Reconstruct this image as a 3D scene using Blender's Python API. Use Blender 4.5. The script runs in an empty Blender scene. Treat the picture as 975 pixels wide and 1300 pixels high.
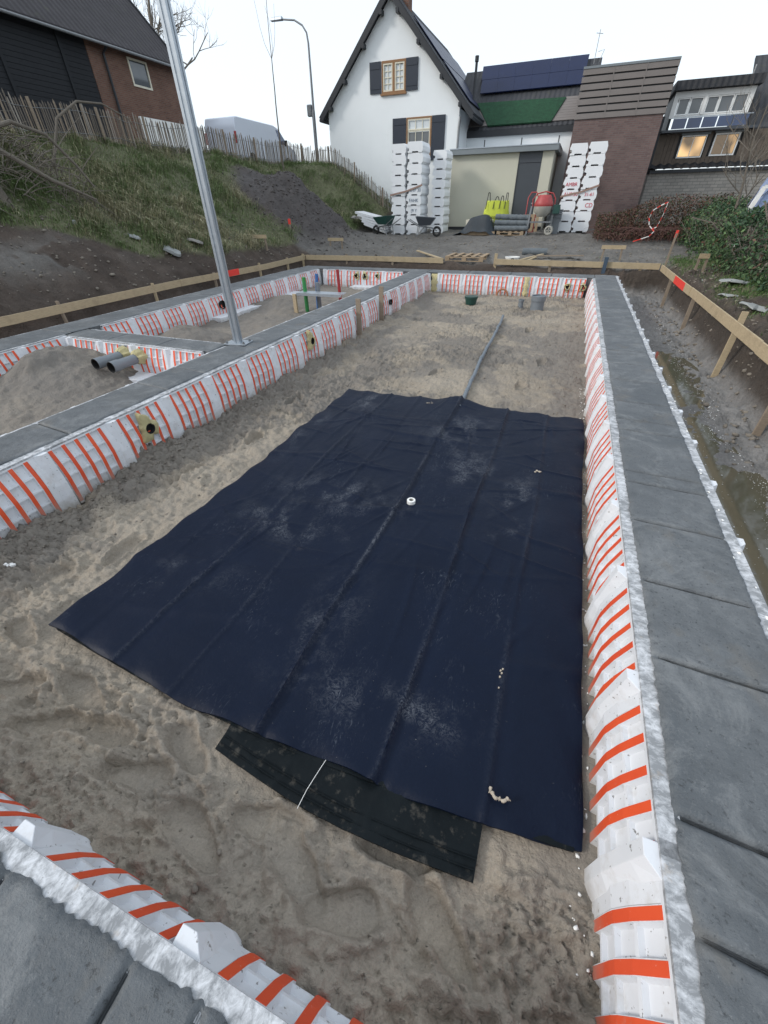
import bpy, bmesh, math, random
import numpy as np
from mathutils import Matrix, Vector
random.seed(7); rng = np.random.default_rng(7)
S = bpy.context.scene
COL = S.collection
PI = math.pi

# ------------------------------------------------------------------ camera
def make_camera():
    cd = bpy.data.cameras.new('camera'); co = bpy.data.objects.new('camera', cd); COL.objects.link(co)
    cd.sensor_fit = 'VERTICAL'; cd.sensor_height = 36.0; cd.lens = 513.08/1300*36
    cd.clip_start = .02; cd.clip_end = 3000
    p, r, yw = math.radians(37.194), math.radians(-1.0), math.radians(-22.034)
    fwd = Vector((math.sin(yw)*math.cos(p), math.cos(yw)*math.cos(p), -math.sin(p)))
    right = Vector((math.cos(yw), -math.sin(yw), 0)); up = right.cross(fwd)
    r2 = right*math.cos(r)+up*math.sin(r); u2 = -right*math.sin(r)+up*math.cos(r)
    M = Matrix((r2, u2, -fwd)).transposed().to_4x4(); M.translation = (0, 0, 1.6)
    co.matrix_world = M
    S.camera = co
make_camera()

# ------------------------------------------------------------------ light
SUN_EL, SUN_AZ = math.radians(30), math.radians(238)      # azimuth clockwise from +Y
W = bpy.data.worlds.new('World'); S.world = W; W.use_nodes = True
wn = W.node_tree; wn.nodes.clear()
out = wn.nodes.new('ShaderNodeOutputWorld')
bg1 = wn.nodes.new('ShaderNodeBackground'); bg2 = wn.nodes.new('ShaderNodeBackground')
sky = wn.nodes.new('ShaderNodeTexSky'); sky.sky_type = 'NISHITA'; sky.sun_disc = False
sky.sun_elevation = SUN_EL; sky.sun_rotation = SUN_AZ; sky.air_density = 1.0; sky.dust_density = 3
wn.links.new(sky.outputs[0], bg1.inputs[0]); bg1.inputs[1].default_value = .05
bg2.inputs[0].default_value = (.86, .935, 1.0, 1); bg2.inputs[1].default_value = .92   # closed thin cloud layer
add = wn.nodes.new('ShaderNodeAddShader')
wn.links.new(bg1.outputs[0], add.inputs[0]); wn.links.new(bg2.outputs[0], add.inputs[1]); wn.links.new(add.outputs[0], out.inputs[0])
sl = bpy.data.lights.new('sun', 'SUN'); sl.energy = 1.5; sl.angle = math.radians(10); sl.color = (1, .97, .93)
so = bpy.data.objects.new('sun', sl); COL.objects.link(so)
so.rotation_euler = (PI/2-SUN_EL, 0, PI-SUN_AZ)
S.view_settings.view_transform = 'Standard'; S.view_settings.look = 'None'
S.view_settings.exposure = .14; S.view_settings.gamma = 1; S.view_settings.use_curve_mapping = False

# ------------------------------------------------------------------ naming helpers
def tag(o, label=None, cat=None, group=None, kind=None):
    if label: o['label'] = label
    if cat: o['category'] = cat
    if group: o['group'] = group
    if kind: o['kind'] = kind
    return o
def empty(name, loc=(0, 0, 0), rz=0, label=None, cat=None, group=None):
    o = bpy.data.objects.new(name, None); COL.objects.link(o)
    o.location = loc; o.rotation_euler = (0, 0, rz); o.empty_display_size = .2
    return tag(o, label, cat, group)
def obj(name, me, parent=None, loc=None, rot=None):
    o = bpy.data.objects.new(name, me); COL.objects.link(o)
    if parent: o.parent = parent
    if loc is not None: o.location = loc
    if rot is not None: o.rotation_euler = rot
    return o
def copy_tree(o, parent=None):
    c = o.copy(); COL.objects.link(c)
    if parent: c.parent = parent
    for ch in list(o.children): copy_tree(ch, c)
    return c

# ------------------------------------------------------------------ materials
class NT:
    def __init__(s, name):
        s.m = bpy.data.materials.new(name); s.m.use_nodes = True
        s.t = s.m.node_tree; s.b = s.t.nodes['Principled BSDF']
        s.geo = None
    def n(s, typ, **kw):
        nd = s.t.nodes.new(typ)
        for k, v in kw.items(): setattr(nd, k, v)
        return nd
    def l(s, a, b): s.t.links.new(a, b)
    def pos(s, scale=(1, 1, 1), obj=False):
        tc = s.n('ShaderNodeTexCoord') if obj else s.n('ShaderNodeNewGeometry')
        mp = s.n('ShaderNodeMapping'); mp.inputs['Scale'].default_value = scale
        s.l(tc.outputs['Object'] if obj else tc.outputs['Position'], mp.inputs[0]); return mp.outputs[0]
    def noise(s, vec, scale, det=5, rough=.6, dist=0):
        nd = s.n('ShaderNodeTexNoise'); nd.inputs['Scale'].default_value = scale; nd.inputs['Detail'].default_value = det
        nd.inputs['Roughness'].default_value = rough; nd.inputs['Distortion'].default_value = dist
        s.l(vec, nd.inputs['Vector']); return nd.outputs['Fac']
    def ramp(s, fac, pts):
        r = s.n('ShaderNodeValToRGB'); e = r.color_ramp.elements
        while len(e) < len(pts): e.new(.5)
        for i, (p, c) in enumerate(pts):
            e[i].position = p; e[i].color = (c if hasattr(c, '__len__') else (c, c, c))[:3]+(1,) if hasattr(c, '__len__') else (c, c, c, 1)
        s.l(fac, r.inputs[0]); return r.outputs[0]
    def mix(s, fac, a, b, mode='MIX'):
        m = s.n('ShaderNodeMix', data_type='RGBA', blend_type=mode)
        for i, v in ((0, fac), (6, a), (7, b)):
            if hasattr(v, 'links') or isinstance(v, bpy.types.NodeSocket): s.l(v, m.inputs[i])
            elif i == 0: m.inputs[0].default_value = v
            else: m.inputs[i].default_value = tuple(v)+(1,)
        return m.outputs[2]
    def math(s, op, a, b=0.0):
        m = s.n('ShaderNodeMath', operation=op)
        for i, v in ((0, a), (1, b)):
            if isinstance(v, bpy.types.NodeSocket): s.l(v, m.inputs[i])
            else: m.inputs[i].default_value = v
        return m.outputs[0]
    def bump(s, h, strength=.5, dist=.01, prev=None):
        b = s.n('ShaderNodeBump'); b.inputs['Strength'].default_value = strength; b.inputs['Distance'].default_value = dist
        s.l(h, b.inputs['Height'])
        if prev is not None: s.l(prev, b.inputs['Normal'])
        return b.outputs[0]
    def out(s, col=None, rough=None, nrm=None, metal=None, spec=None):
        for k, v in (('Base Color', col), ('Roughness', rough), ('Normal', nrm), ('Metallic', metal), ('Specular IOR Level', spec)):
            if v is None: continue
            if isinstance(v, bpy.types.NodeSocket): s.l(v, s.b.inputs[k])
            elif k == 'Base Color': s.b.inputs[k].default_value = tuple(v)+(1,)
            else: s.b.inputs[k].default_value = v
        return s.m

def plain(name, col, rough=.7, var=.25, scale=6, bump=.15, metal=0, spec=.5, dirt=None, dist=.003, obj=False, det=5):
    t = NT(name); v = t.pos(obj=obj)
    f = t.noise(v, scale, det)
    c = t.mix(f, [x*(1-var) for x in col], [min(1, x*(1+var)) for x in col])
    if dirt:
        d = t.noise(v, dirt[0], 6, .7)
        c = t.mix(t.ramp(d, [(dirt[1], 0.), (dirt[1]+dirt[2], 1.)]), c, dirt[3])
    nr = t.bump(t.noise(v, scale*8, 4), bump, dist) if bump else None
    return t.out(c, rough, nr, metal, spec)

def m_sand():
    t = NT('wet_sand'); v = t.pos()
    big = t.noise(v, .9, 4, .6); mid = t.noise(v, 5, 6, .65); fin = t.noise(v, 90, 4, .75)
    c = t.mix(t.ramp(big, [(.35, 0.), (.65, 1.)]), (.25, .214, .168), (.335, .290, .232))
    c = t.mix(t.ramp(mid, [(.3, .45), (.60, 0.)]), c, (.21, .188, .16))
    c = t.mix(t.ramp(fin, [(.3, .5), (.5, 0.)]), c, (.16, .14, .12))
    c = t.mix(t.ramp(fin, [(.56, 0.), (.75, .5)]), c, (.48, .44, .38))
    a = t.n('ShaderNodeAttribute', attribute_name='Mud')
    c = t.mix(t.math('MULTIPLY', a.outputs['Fac'], .88), c, (.165, .150, .133))
    rg = t.n('ShaderNodeTexNoise'); rg.noise_type = 'RIDGED_MULTIFRACTAL'; rg.inputs['Scale'].default_value = 9; rg.inputs['Detail'].default_value = 6; rg.inputs['Distortion'].default_value = .6; t.l(t.pos((1, 1.6, 1)), rg.inputs['Vector'])
    n0 = t.bump(rg.outputs[0], .4, .012)
    n1 = t.bump(t.noise(v, 24, 5, .55, .5), .8, .022, n0); n2 = t.bump(t.noise(v, 110, 3, .6), .7, .005, n1)
    return t.out(c, t.ramp(mid, [(.3, .62), (.6, .9)]), n2, None, .35)
def m_terrain():
    t = NT('terrain_soil'); v = t.pos()
    a = t.n('ShaderNodeAttribute', attribute_name='Col'); w = t.n('ShaderNodeAttribute', attribute_name='Wet')
    f = t.noise(v, 4, 7, .68); g = t.noise(v, 30, 5, .7)
    k = t.mix(f, (.45, .45, .45), (1.5, 1.5, 1.5)); c = t.mix(1.0, a.outputs['Color'], k, 'MULTIPLY')
    k = t.mix(g, (.65, .65, .65), (1.35, 1.35, 1.35)); c = t.mix(1.0, c, k, 'MULTIPLY')
    r = t.mix(w.outputs['Fac'], (.92,)*3, (.3,)*3)
    n1 = t.bump(t.noise(v, 9, 5, .55), .8, .06); n2 = t.bump(t.noise(v, 34, 4, .6), .8, .018, n1)
    return t.out(c, r, n2, None, .35)
def m_concrete():
    t = NT('floated_concrete'); v = t.pos()
    s1 = t.noise(v, 1.6, 5, .6, .4); s2 = t.noise(v, 9, 6, .7); st = t.noise(t.pos((3, 30, 3)), 2.0, 5, .7); fi = t.noise(v, 120, 4, .8)
    c = t.mix(t.ramp(s1, [(.3, 0.), (.7, 1.)]), (.078, .089, .099), (.150, .160, .168))
    c = t.mix(t.ramp(s2, [(.35, .8), (.58, 0.)]), c, (.075, .083, .09))
    c = t.mix(t.ramp(t.noise(v, 3.1, 4, .6), [(.58, 0.), (.78, .5)]), c, (.15, .125, .09))
    c = t.mix(t.ramp(fi, [(.60, 0.), (.72, .6)]), c, (.27, .28, .285)); c = t.mix(t.ramp(t.noise(v, 55, 4, .7), [(.32, .9), (.41, 0.)]), c, (.04, .044, .048))
    c = t.mix(t.ramp(t.noise(v, 2.3, 8, .8, .8), [(.50, 0.), (.62, .6)]), c, (.20, .21, .215)); c = t.mix(t.ramp(t.noise(v, 1.1, 5, .7, .3), [(.56, 0.), (.66, .45)]), c, (.075, .08, .082))
    n1 = t.bump(s2, .8, .016); n1 = t.bump(st, .25, .006, n1); n1 = t.bump(t.noise(v, 55, 4, .7), .5, .006, n1); n2 = t.bump(fi, .7, .004, n1)
    return t.out(c, t.ramp(s2, [(.3, .5), (.65, .8)]), n2)
def m_eps():
    t = NT('white_foam'); v = t.pos()
    c = t.mix(t.noise(v, 4, 4), (.60, .62, .655), (.70, .715, .74))
    c = t.mix(t.ramp(t.noise(v, 42, 3, .6), [(.655, 0.), (.70, .8)]), c, (.16, .15, .14))
    c = t.mix(t.ramp(t.noise(v, 7, 6, .7), [(.54, 0.), (.74, .55)]), c, (.42, .39, .35))
    # splashed mud towards the foot
    z = t.n('ShaderNodeSeparateXYZ'); t.l(t.pos(), z.inputs[0])
    zz = t.math('ADD', z.outputs[2], t.math('MULTIPLY', t.noise(v, 12, 5, .7), .22))
    c = t.mix(t.ramp(t.math('MULTIPLY', zz, -1.), [(.28, 0.), (.42, .75)]), c, (.30, .265, .22))
    return t.out(c, .75, t.bump(t.n('ShaderNodeTexVoronoi').outputs[0] if 0 else t.noise(v, 220, 2), .25, .002), None, .3)
def m_ledge():
    t = NT('foam_with_slurry'); v = t.pos(); o = t.pos((30, 17, 17), True)
    st = t.noise(o, 1.0, 6, .75, .5); b = t.noise(v, 5, 4)
    m = t.ramp(t.math('ADD', st, t.math('MULTIPLY', b, .55)), [(.62, 0.), (.88, .9)])
    c = t.mix(m, (.60, .615, .64), (.20, .21, .22))
    c = t.mix(t.ramp(t.noise(v, 60, 4, .75), [(.62, 0.), (.68, .8)]), c, (.22, .225, .23))
    c = t.mix(t.ramp(t.noise(v, 11, 5, .7), [(.62, 0.), (.75, .6)]), c, (.36, .28, .20))
    return t.out(c, .9, t.bump(st, .22, .003), None, .15)
def m_stripe():
    t = NT('orange_band'); v = t.pos()
    c = t.mix(t.noise(v, 8, 4), (.64, .065, .016), (.78, .11, .03))
    c = t.mix(t.ramp(t.noise(v, 60, 4, .7), [(.66, 0.), (.72, .6)]), c, (.72, .6, .55))
    oi = t.n('ShaderNodeObjectInfo'); c = t.mix(t.math('MULTIPLY', oi.outputs['Random'], .35), c, (.50, .05, .03))
    z = t.n('ShaderNodeSeparateXYZ'); t.l(t.pos(), z.inputs[0]); zz = t.math('ADD', z.outputs[2], t.math('MULTIPLY', t.noise(v, 14, 5, .7), .22))
    c = t.mix(t.ramp(t.math('MULTIPLY', zz, -1.), [(.22, 0.), (.40, .75)]), c, (.28, .24, .2))
    c = t.mix(t.ramp(t.noise(v, 13, 6, .75), [(.60, 0.), (.75, .45)]), c, (.45, .30, .24))
    return t.out(c, .6, t.bump(t.noise(v, 200, 2), .2, .001))
def m_membrane():
    t = NT('dark_blue_membrane'); v = t.pos()
    c = t.mix(t.noise(v, 2.2, 5), (.0022, .0058, .0165), (.0038, .0092, .026))
    str_ = t.noise(t.pos((38, 12, 20)), 1.0, 7, .8, 2.0); patch = t.noise(v, 1.9, 4, .6)
    dust = t.math('MULTIPLY', t.ramp(str_, [(.56, 0.), (.66, 1.)]), t.ramp(patch, [(.52, 0.), (.66, .8)]))
    spots = t.math('MULTIPLY', t.ramp(t.noise(v, 65, 3, .7), [(.70, 0.), (.74, .9)]), t.ramp(t.noise(v, 3.3, 3), [(.47, 0.), (.58, 1.)]))
    a = t.n('ShaderNodeAttribute', attribute_name='Dust')
    da = t.math('MULTIPLY', a.outputs['Fac'], t.ramp(t.noise(v, 26, 8, .85, 2.5), [(.47, 0.), (.56, 1.)]))
    c = t.mix(t.math('MULTIPLY', dust, .45), c, (.22, .25, .29)); c = t.mix(t.math('MULTIPLY', spots, .5), c, (.34, .33, .30)); c = t.mix(t.math('MULTIPLY', da, .7), c, (.30, .32, .35))
    n1 = t.bump(t.noise(v, 7, 6, .65), .45, .02); n2 = t.bump(t.noise(v, 420, 2), .35, .001, n1)
    return t.out(c, t.ramp(patch, [(.3, .46), (.7, .6)]), n2, None, .14)
def m_wood(name, col, scale=(2, 2, 18)):
    t = NT(name); v = t.pos(scale, True)
    g = t.noise(v, 6, 6, .65, .5); w = t.noise(t.pos(), 5, 4)
    c = t.mix(g, [x*.6 for x in col], [min(1, x*1.3) for x in col]); c = t.mix(t.ramp(w, [(.5, 0.), (.8, .5)]), c, [x*.45 for x in col])
    return t.out(c, .8, t.bump(g, .35, .003), None, .3)
def m_brick(name, c1, c2, mortar, bw, bh, axis='x'):
    t = NT(name); g = t.n('ShaderNodeNewGeometry'); sp = t.n('ShaderNodeSeparateXYZ'); cb = t.n('ShaderNodeCombineXYZ')
    t.l(g.outputs['Position'], sp.inputs[0])
    t.l(t.math('ADD', sp.outputs[0], sp.outputs[1]), cb.inputs[0]); t.l(sp.outputs[2], cb.inputs[1])
    b = t.n('ShaderNodeTexBrick'); t.l(cb.outputs[0], b.inputs[0])
    b.inputs['Color1'].default_value = c1+(1,); b.inputs['Color2'].default_value = c2+(1,); b.inputs['Mortar'].default_value = mortar+(1,)
    b.inputs['Scale'].default_value = 1; b.inputs['Mortar Size'].default_value = .008; b.inputs['Brick Width'].default_value = bw; b.inputs['Row Height'].default_value = bh
    v = t.pos(); k = t.mix(t.noise(v, 1.3, 6, .7), (.6,)*3, (1.35,)*3); c = t.mix(1.0, b.outputs[0], k, 'MULTIPLY')
    return t.out(c, .9, t.bump(t.math('SUBTRACT', t.noise(v, 40, 3), b.outputs['Fac']), .5, .01), None, .25)
def m_tiles(name, col, ux, uy, fu=14., fv=4.):
    """roof tiles: raised rolls across the fall, overlapping courses down it; ux picks the along-roof coordinate"""
    t = NT(name); g = t.n('ShaderNodeNewGeometry'); sp = t.n('ShaderNodeSeparateXYZ'); t.l(g.outputs['Position'], sp.inputs[0])
    u = sp.outputs[ux]; z = sp.outputs[2]
    a = t.math('SINE', t.math('MULTIPLY', u, fu*2)); b = t.math('FRACT', t.math('MULTIPLY', z, fv))
    h = t.math('ADD', t.math('MULTIPLY', a, .5), b)
    v = t.pos(); c = t.mix(t.noise(v, 2, 6, .7), [x*.6 for x in col], [x*1.5 for x in col])
    c = t.mix(t.ramp(t.noise(v, 3, 5, .7), [(.58, 0.), (.75, .4)]), c, (.08, .085, .05))
    return t.out(c, .8, t.bump(h, .8, .04), None, .3)
def m_attr(name, rough=.8, attr='Col', trans=0., var=.3):
    t = NT(name); a = t.n('ShaderNodeAttribute', attribute_name=attr)
    t.out(a.outputs['Color'], rough, None, None, .25); return t.m
def m_glass(name, col, rough=.06, emit=None):
    t = NT(name); v = t.pos(); c = t.mix(t.noise(v, 1.5, 3), [x*.7 for x in col], [x*1.3 for x in col]); t.out(c, rough, None, None, .8)
    if emit:
        e = t.mix(t.ramp(t.noise(v, 1.1, 1, .4, 0), [(.38, 0.10), (.64, 1.)]), (0, 0, 0), emit[0]); t.l(e, t.b.inputs['Emission Color']); t.b.inputs['Emission Strength'].default_value = emit[1]
    return t.m

M = dict(
 sand=m_sand(), terrain=m_terrain(), concrete=m_concrete(), eps=m_eps(), ledge=m_ledge(), stripe=m_stripe(), membrane=m_membrane(),
 underlay=plain('green_black_underlay', (.004, .007, .009), .6, .4, 5, .6, spec=.14, dirt=(16, .56, .2, (.075, .07, .06))),
 board=m_wood('pale_timber', (.43, .345, .225), (2, 2, 12)), oldwood=m_wood('grey_timber', (.26, .21, .16)), pallet=m_wood('pallet_timber', (.36, .27, .18)),
 redpaint=plain('red_spray_paint', (.75, .05, .035), .7, .3, 20), bluewood=m_wood('blue_grey_timber', (.06, .09, .13)),
 galv=plain('galvanised_steel', (.42, .46, .50), .42, .18, 14, .05, metal=.75), steel=plain('dull_steel', (.22, .23, .24), .5, .3, 10, .1, metal=.6),
 pvc=plain('grey_pvc', (.17, .19, .21), .42, .12, 5, .03), dark=plain('dark_cavity', (.012, .012, .012), .9, .2, 5, 0),
 hose=plain('grey_duct', (.14, .165, .19), .5, .15, 6, .1), green=plain('green_plastic', (.03, .22, .06), .45, .2, 6), blue=plain('blue_plastic', (.04, .13, .34), .45, .2, 6),
 red=plain('dark_red_plastic', (.30, .02, .022), .4, .2, 6), rust=plain('rust_pipe', (.33, .15, .08), .8, .3, 20), bucket=plain('dark_green_rubber', (.012, .055, .045), .5, .2, 6),
 darkcrumb=plain('dark_soil_lump', (.085, .075, .07), .95, .35, 20, .5), paleclod=plain('dried_mud', (.42, .37, .30), .9, .2, 20, .5), foam=plain('yellow_pu_foam', (.62, .55, .30), .85, .25, 30, .9, dist=.02), tape=plain('white_tape', (.78, .78, .76), .5, .05, 8, .05),
 water=None, white=plain('white_render', (.80, .83, .84), .85, .05, 1.2, .2, dirt=(1.1, .62, .3, (.62, .66, .66))), black=plain('black_trim', (.022, .025, .03), .6, .2, 4),
 navy=plain('navy_shutter_paint', (.018, .026, .042), .45, .15, 4), brownwood=m_wood('brown_window_timber', (.30, .17, .09)), cream=plain('cream_paint', (.68, .64, .52), .5, .08, 5, .05),
 glass=m_glass('window_glass', (.10, .11, .12)), curtain=plain('net_curtain', (.62, .66, .68), .8, .15, 12, .2), warmglass=m_glass('lit_window_glass', (.05, .045, .04), .1, ((1., .62, .27), 1.1)),
 blueglass=plain('solar_panel_glass', (.006, .013, .05), .4, .2, 1.5, 0, spec=.22), balcony=m_glass('blue_panel_glass', (.025, .05, .13), .12),
 tileg=m_tiles('anthracite_roof_tiles', (.05, .052, .058), 0, 1), tileb=m_tiles('barn_roof_tiles', (.052, .048, .052), 1, 0, 12., 3.6), tileh=m_tiles('house_roof_tiles', (.045, .048, .055), 1, 0),
 brickb=m_brick('brown_brick', (.15, .075, .055), (.20, .105, .075), (.16, .14, .12), .22, .065),
 brickt=m_brick('purple_brown_brick', (.135, .09, .085), (.175, .12, .11), (.15, .13, .125), .22, .065),
 brickg=m_brick('grey_brick', (.27, .26, .24), (.34, .32, .29), (.17, .165, .16), .30, .12),
 cladding=plain('taupe_cladding', (.185, .165, .155), .7, .12, 3, .1), slat=m_wood('weathered_cladding', (.13, .105, .085), (14, 14, 2)), blackboard=m_wood('black_boarding', (.022, .024, .028), (3, 3, 12)),
 net=plain('green_netting', (.010, .055, .024), .95, .75, 7, .9, dist=.03), beige=plain('stained_beige_panel', (.50, .49, .41), .8, .06, 1.5, .1, dirt=(1.6, .60, .35, (.42, .42, .35))),
 doorpaint=plain('dark_grey_door', (.05, .058, .07), .45, .1, 3), fascia=plain('grey_fascia', (.18, .205, .22), .5, .1, 3), van=plain('white_van_paint', (.62, .66, .74), .35, .03, 3, 0),
 rubber=plain('black_rubber', (.015, .015, .016), .7, .2, 9), tarp=plain('dark_tarpaulin', (.022, .032, .042), .5, .4, 5, .6, dist=.03), roll=plain('grey_rolled_mat', (.13, .15, .165), .8, .3, 14, .7, dist=.02),
 yellow=plain('yellow_woven_bag', (.55, .62, .07), .75, .12, 9, .5, dist=.02), ink=plain('black_print', (.02, .02, .02), .7, .1, 5, 0), redink=plain('red_marker', (.55, .04, .07), .7, .2, 5, 0), greyink=plain('blue_grey_marker', (.13, .18, .24), .7, .2, 5, 0),
 mixred=plain('red_mixer_paint', (.36, .05, .05), .5, .25, 12, .1), mixgrey=plain('cement_splashed_drum', (.36, .35, .31), .8, .25, 9, .4), strap=plain('brown_strap', (.30, .20, .16), .7, .2, 9),
 grass=m_attr('grass_blades'), leaf=m_attr('hedge_leaves', .55), bark=plain('grey_bark', (.16, .14, .115), .9, .4, 14, .8, dist=.02), chestnut=m_attr('split_chestnut_pale'),
 stone=plain('dirty_white_debris', (.27, .285, .28), .8, .35, 7, .5, dist=.01), stoneg=plain('pale_stone', (.30, .29, .27), .9, .3, 9, .6), crumb=plain('soil_crumb', (.19, .168, .14), .95, .35, 20, .5), bead=plain('foam_bead', (.78, .78, .76), .8, .1, 9, 0),
 bluetarp=plain('light_blue_cover', (.30, .38, .58), .6, .15, 4, .5, dist=.03),
)
def m_water():
    t = NT('muddy_water'); v = t.pos(); c = t.mix(t.noise(v, 3, 4), (.085, .078, .052), (.14, .125, .088))
    return t.out(c, .06, t.bump(t.noise(v, 18, 3), .12, .004), None, .5)
M['water'] = m_water()

# ------------------------------------------------------------------ mesh helpers
class MB:
    def __init__(s): s.v = []; s.f = []
    def add(s, V, F):
        o = len(s.v); s.v += [tuple(p) for p in V]; s.f += [tuple(i+o for i in f) for f in F]; return s
    def box(s, x0, x1, y0, y1, z0, z1):
        V = [(x, y, z) for z in (z0, z1) for y in (y0, y1) for x in (x0, x1)]
        return s.add(V, [(0, 2, 3, 1), (4, 5, 7, 6), (0, 1, 5, 4), (1, 3, 7, 5), (3, 2, 6, 7), (2, 0, 4, 6)])
    def bar(s, a, b, w, h, up=(0, 0, 1)):
        a = Vector(a); b = Vector(b); d = (b-a).normalized(); u = Vector(up)
        if abs(d.dot(u)) > .95: u = Vector((0, 1, 0))
        r = d.cross(u).normalized(); u = r.cross(d)
        V = [p+r*i*w/2+u*j*h/2 for p in (a, b) for i, j in ((-1, -1), (1, -1), (1, 1), (-1, 1))]
        return s.add(V, [(0, 1, 2, 3), (7, 6, 5, 4), (0, 4, 5, 1), (1, 5, 6, 2), (2, 6, 7, 3), (3, 7, 4, 0)])
    def tube(s, pts, rad, n=10, cap=True):
        pts = [Vector(p) for p in pts]; k = len(pts)
        rs = rad if hasattr(rad, '__len__') else [rad]*k
        V = []; pr = None
        for i, p in enumerate(pts):
            d = (pts[min(i+1, k-1)]-pts[max(i-1, 0)]).normalized()
            if pr is None: u = Vector((0, 0, 1)) if abs(d.z) < .9 else Vector((1, 0, 0)); r = d.cross(u).normalized()
            else: r = (pr-d*pr.dot(d)).normalized()
            pr = r; u = d.cross(r)
            V += [p+(r*math.cos(2*PI*j/n)+u*math.sin(2*PI*j/n))*rs[i] for j in range(n)]
        F = [(i*n+j, i*n+(j+1) % n, (i+1)*n+(j+1) % n, (i+1)*n+j) for i in range(k-1) for j in range(n)]
        if cap: F += [tuple(range(n))[::-1], tuple((k-1)*n+j for j in range(n))]
        return s.add(V, F)
    def lathe(s, prof, n=24, c=(0, 0, 0)):
        V = [(c[0]+r*math.cos(2*PI*j/n), c[1]+r*math.sin(2*PI*j/n), c[2]+z) for r, z in prof for j in range(n)]
        k = len(prof); return s.add(V, [(i*n+j, i*n+(j+1) % n, (i+1)*n+(j+1) % n, (i+1)*n+j) for i in range(k-1) for j in range(n)])
    def prism(s, poly, a, b, f):
        """poly of (p,q); f(p,q,t)->xyz for t=a,b"""
        n = len(poly); V = [f(p, q, a) for p, q in poly]+[f(p, q, b) for p, q in poly]
        return s.add(V, [tuple(range(n))[::-1], tuple(range(n, 2*n))]+[(i, (i+1) % n, n+(i+1) % n, n+i) for i in range(n)])
    def mesh(s, name, mat, smooth=False, bevel=0):
        me = bpy.data.meshes.new(name); me.from_pydata(s.v, [], s.f)
        bm = bmesh.new(); bm.from_mesh(me); bmesh.ops.recalc_face_normals(bm, faces=bm.faces)
        if bevel: bmesh.ops.bevel(bm, geom=bm.edges[:], offset=bevel, segments=1, affect='EDGES', profile=.5)
        bm.to_mesh(me); bm.free()
        me.materials.append(M[mat] if isinstance(mat, str) else mat)
        if smooth:
            me.polygons.foreach_set('use_smooth', [True]*len(me.polygons))
            me.set_sharp_from_angle(angle=math.radians(40))
        return me
    def build(s, name, mat, parent=None, loc=None, rot=None, smooth=False, bevel=0):
        return obj(name, s.mesh(name, mat, smooth, bevel), parent, loc, rot)

def npmesh(name, V, F, mat, smooth=True, col=None, fac=None):
    """fast mesh: V (n,3), F (m,k)"""
    V = np.asarray(V, np.float32); F = np.asarray(F, np.int32); m, k = F.shape
    me = bpy.data.meshes.new(name); me.vertices.add(len(V)); me.vertices.foreach_set('co', V.ravel())
    me.loops.add(m*k); me.loops.foreach_set('vertex_index', F.ravel()); me.polygons.add(m)
    me.polygons.foreach_set('loop_start', np.arange(m, dtype=np.int32)*k)
    me.update(calc_edges=True)
    if smooth: me.polygons.foreach_set('use_smooth', np.ones(m, bool))
    if col is not None:
        a = me.color_attributes.new('Col', 'FLOAT_COLOR', 'POINT'); c = np.ones((len(V), 4), np.float32); c[:, :3] = col; a.data.foreach_set('color', c.ravel())
    for nm, arr in (fac or {}).items():
        a = me.attributes.new(nm, 'FLOAT', 'POINT'); a.data.foreach_set('value', np.asarray(arr, np.float32).ravel())
    me.materials.append(M[mat]); me.validate(); return me
def gridF(nx, ny):
    i = np.arange(nx-1)[None, :]; j = np.arange(ny-1)[:, None]; a = (j*nx+i).ravel()
    return np.stack([a, a+1, a+nx+1, a+nx], 1)
def vnoise(x, y, seed=0):
    xi = np.floor(x).astype(np.int64); yi = np.floor(y).astype(np.int64); xf = x-xi; yf = y-yi
    def h(a, b):
        n = (a*374761393+b*668265263+seed*1442695041) & 0xffffffff
        n = ((n ^ (n >> 13))*1274126177) & 0xffffffff; n = n ^ (n >> 16); return (n & 0xffff)/32767.5-1
    u = xf*xf*xf*(xf*(xf*6-15)+10); w = yf*yf*yf*(yf*(yf*6-15)+10)
    return (h(xi, yi)*(1-u)+h(xi+1, yi)*u)*(1-w)+(h(xi, yi+1)*(1-u)+h(xi+1, yi+1)*u)*w
def fbm(x, y, f, oc=4, seed=0, g=.5, ridge=False):
    s = 0; a = 1; t = 0
    for o in range(oc):
        c, sn = math.cos(o*1.1+.4), math.sin(o*1.1+.4)
        n = vnoise((x*c-y*sn)*f+o*17.3, (x*sn+y*c)*f-o*9.1, seed+o)
        if ridge: n = 1-2*np.abs(n)
        s = s+n*a; t += a; a *= g; f *= 2.03
    return s/t
def sstep(a, b, x): t = np.clip((x-a)/(b-a), 0, 1); return t*t*(3-2*t)
def crumble(x, y, f, seed):
    # clumps with crisp broken edges: stepped levels of a warped noise
    wx = x+.25/f*fbm(x, y, f*2.2, 3, seed+7, .6); wy = y+.25/f*fbm(x+5, y, f*2.2, 3, seed+8, .6)
    n = fbm(wx, wy, f, 4, seed, .55)
    return sstep(-.03, .05, n)+.7*sstep(.17, .24, n)+.7*sstep(-.28, -.21, n)-1.2
def gau(x, y, cx, cy, r, r2=None): return np.exp(-((x-cx)**2/r**2+(y-cy)**2/(r2 or r)**2))

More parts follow.
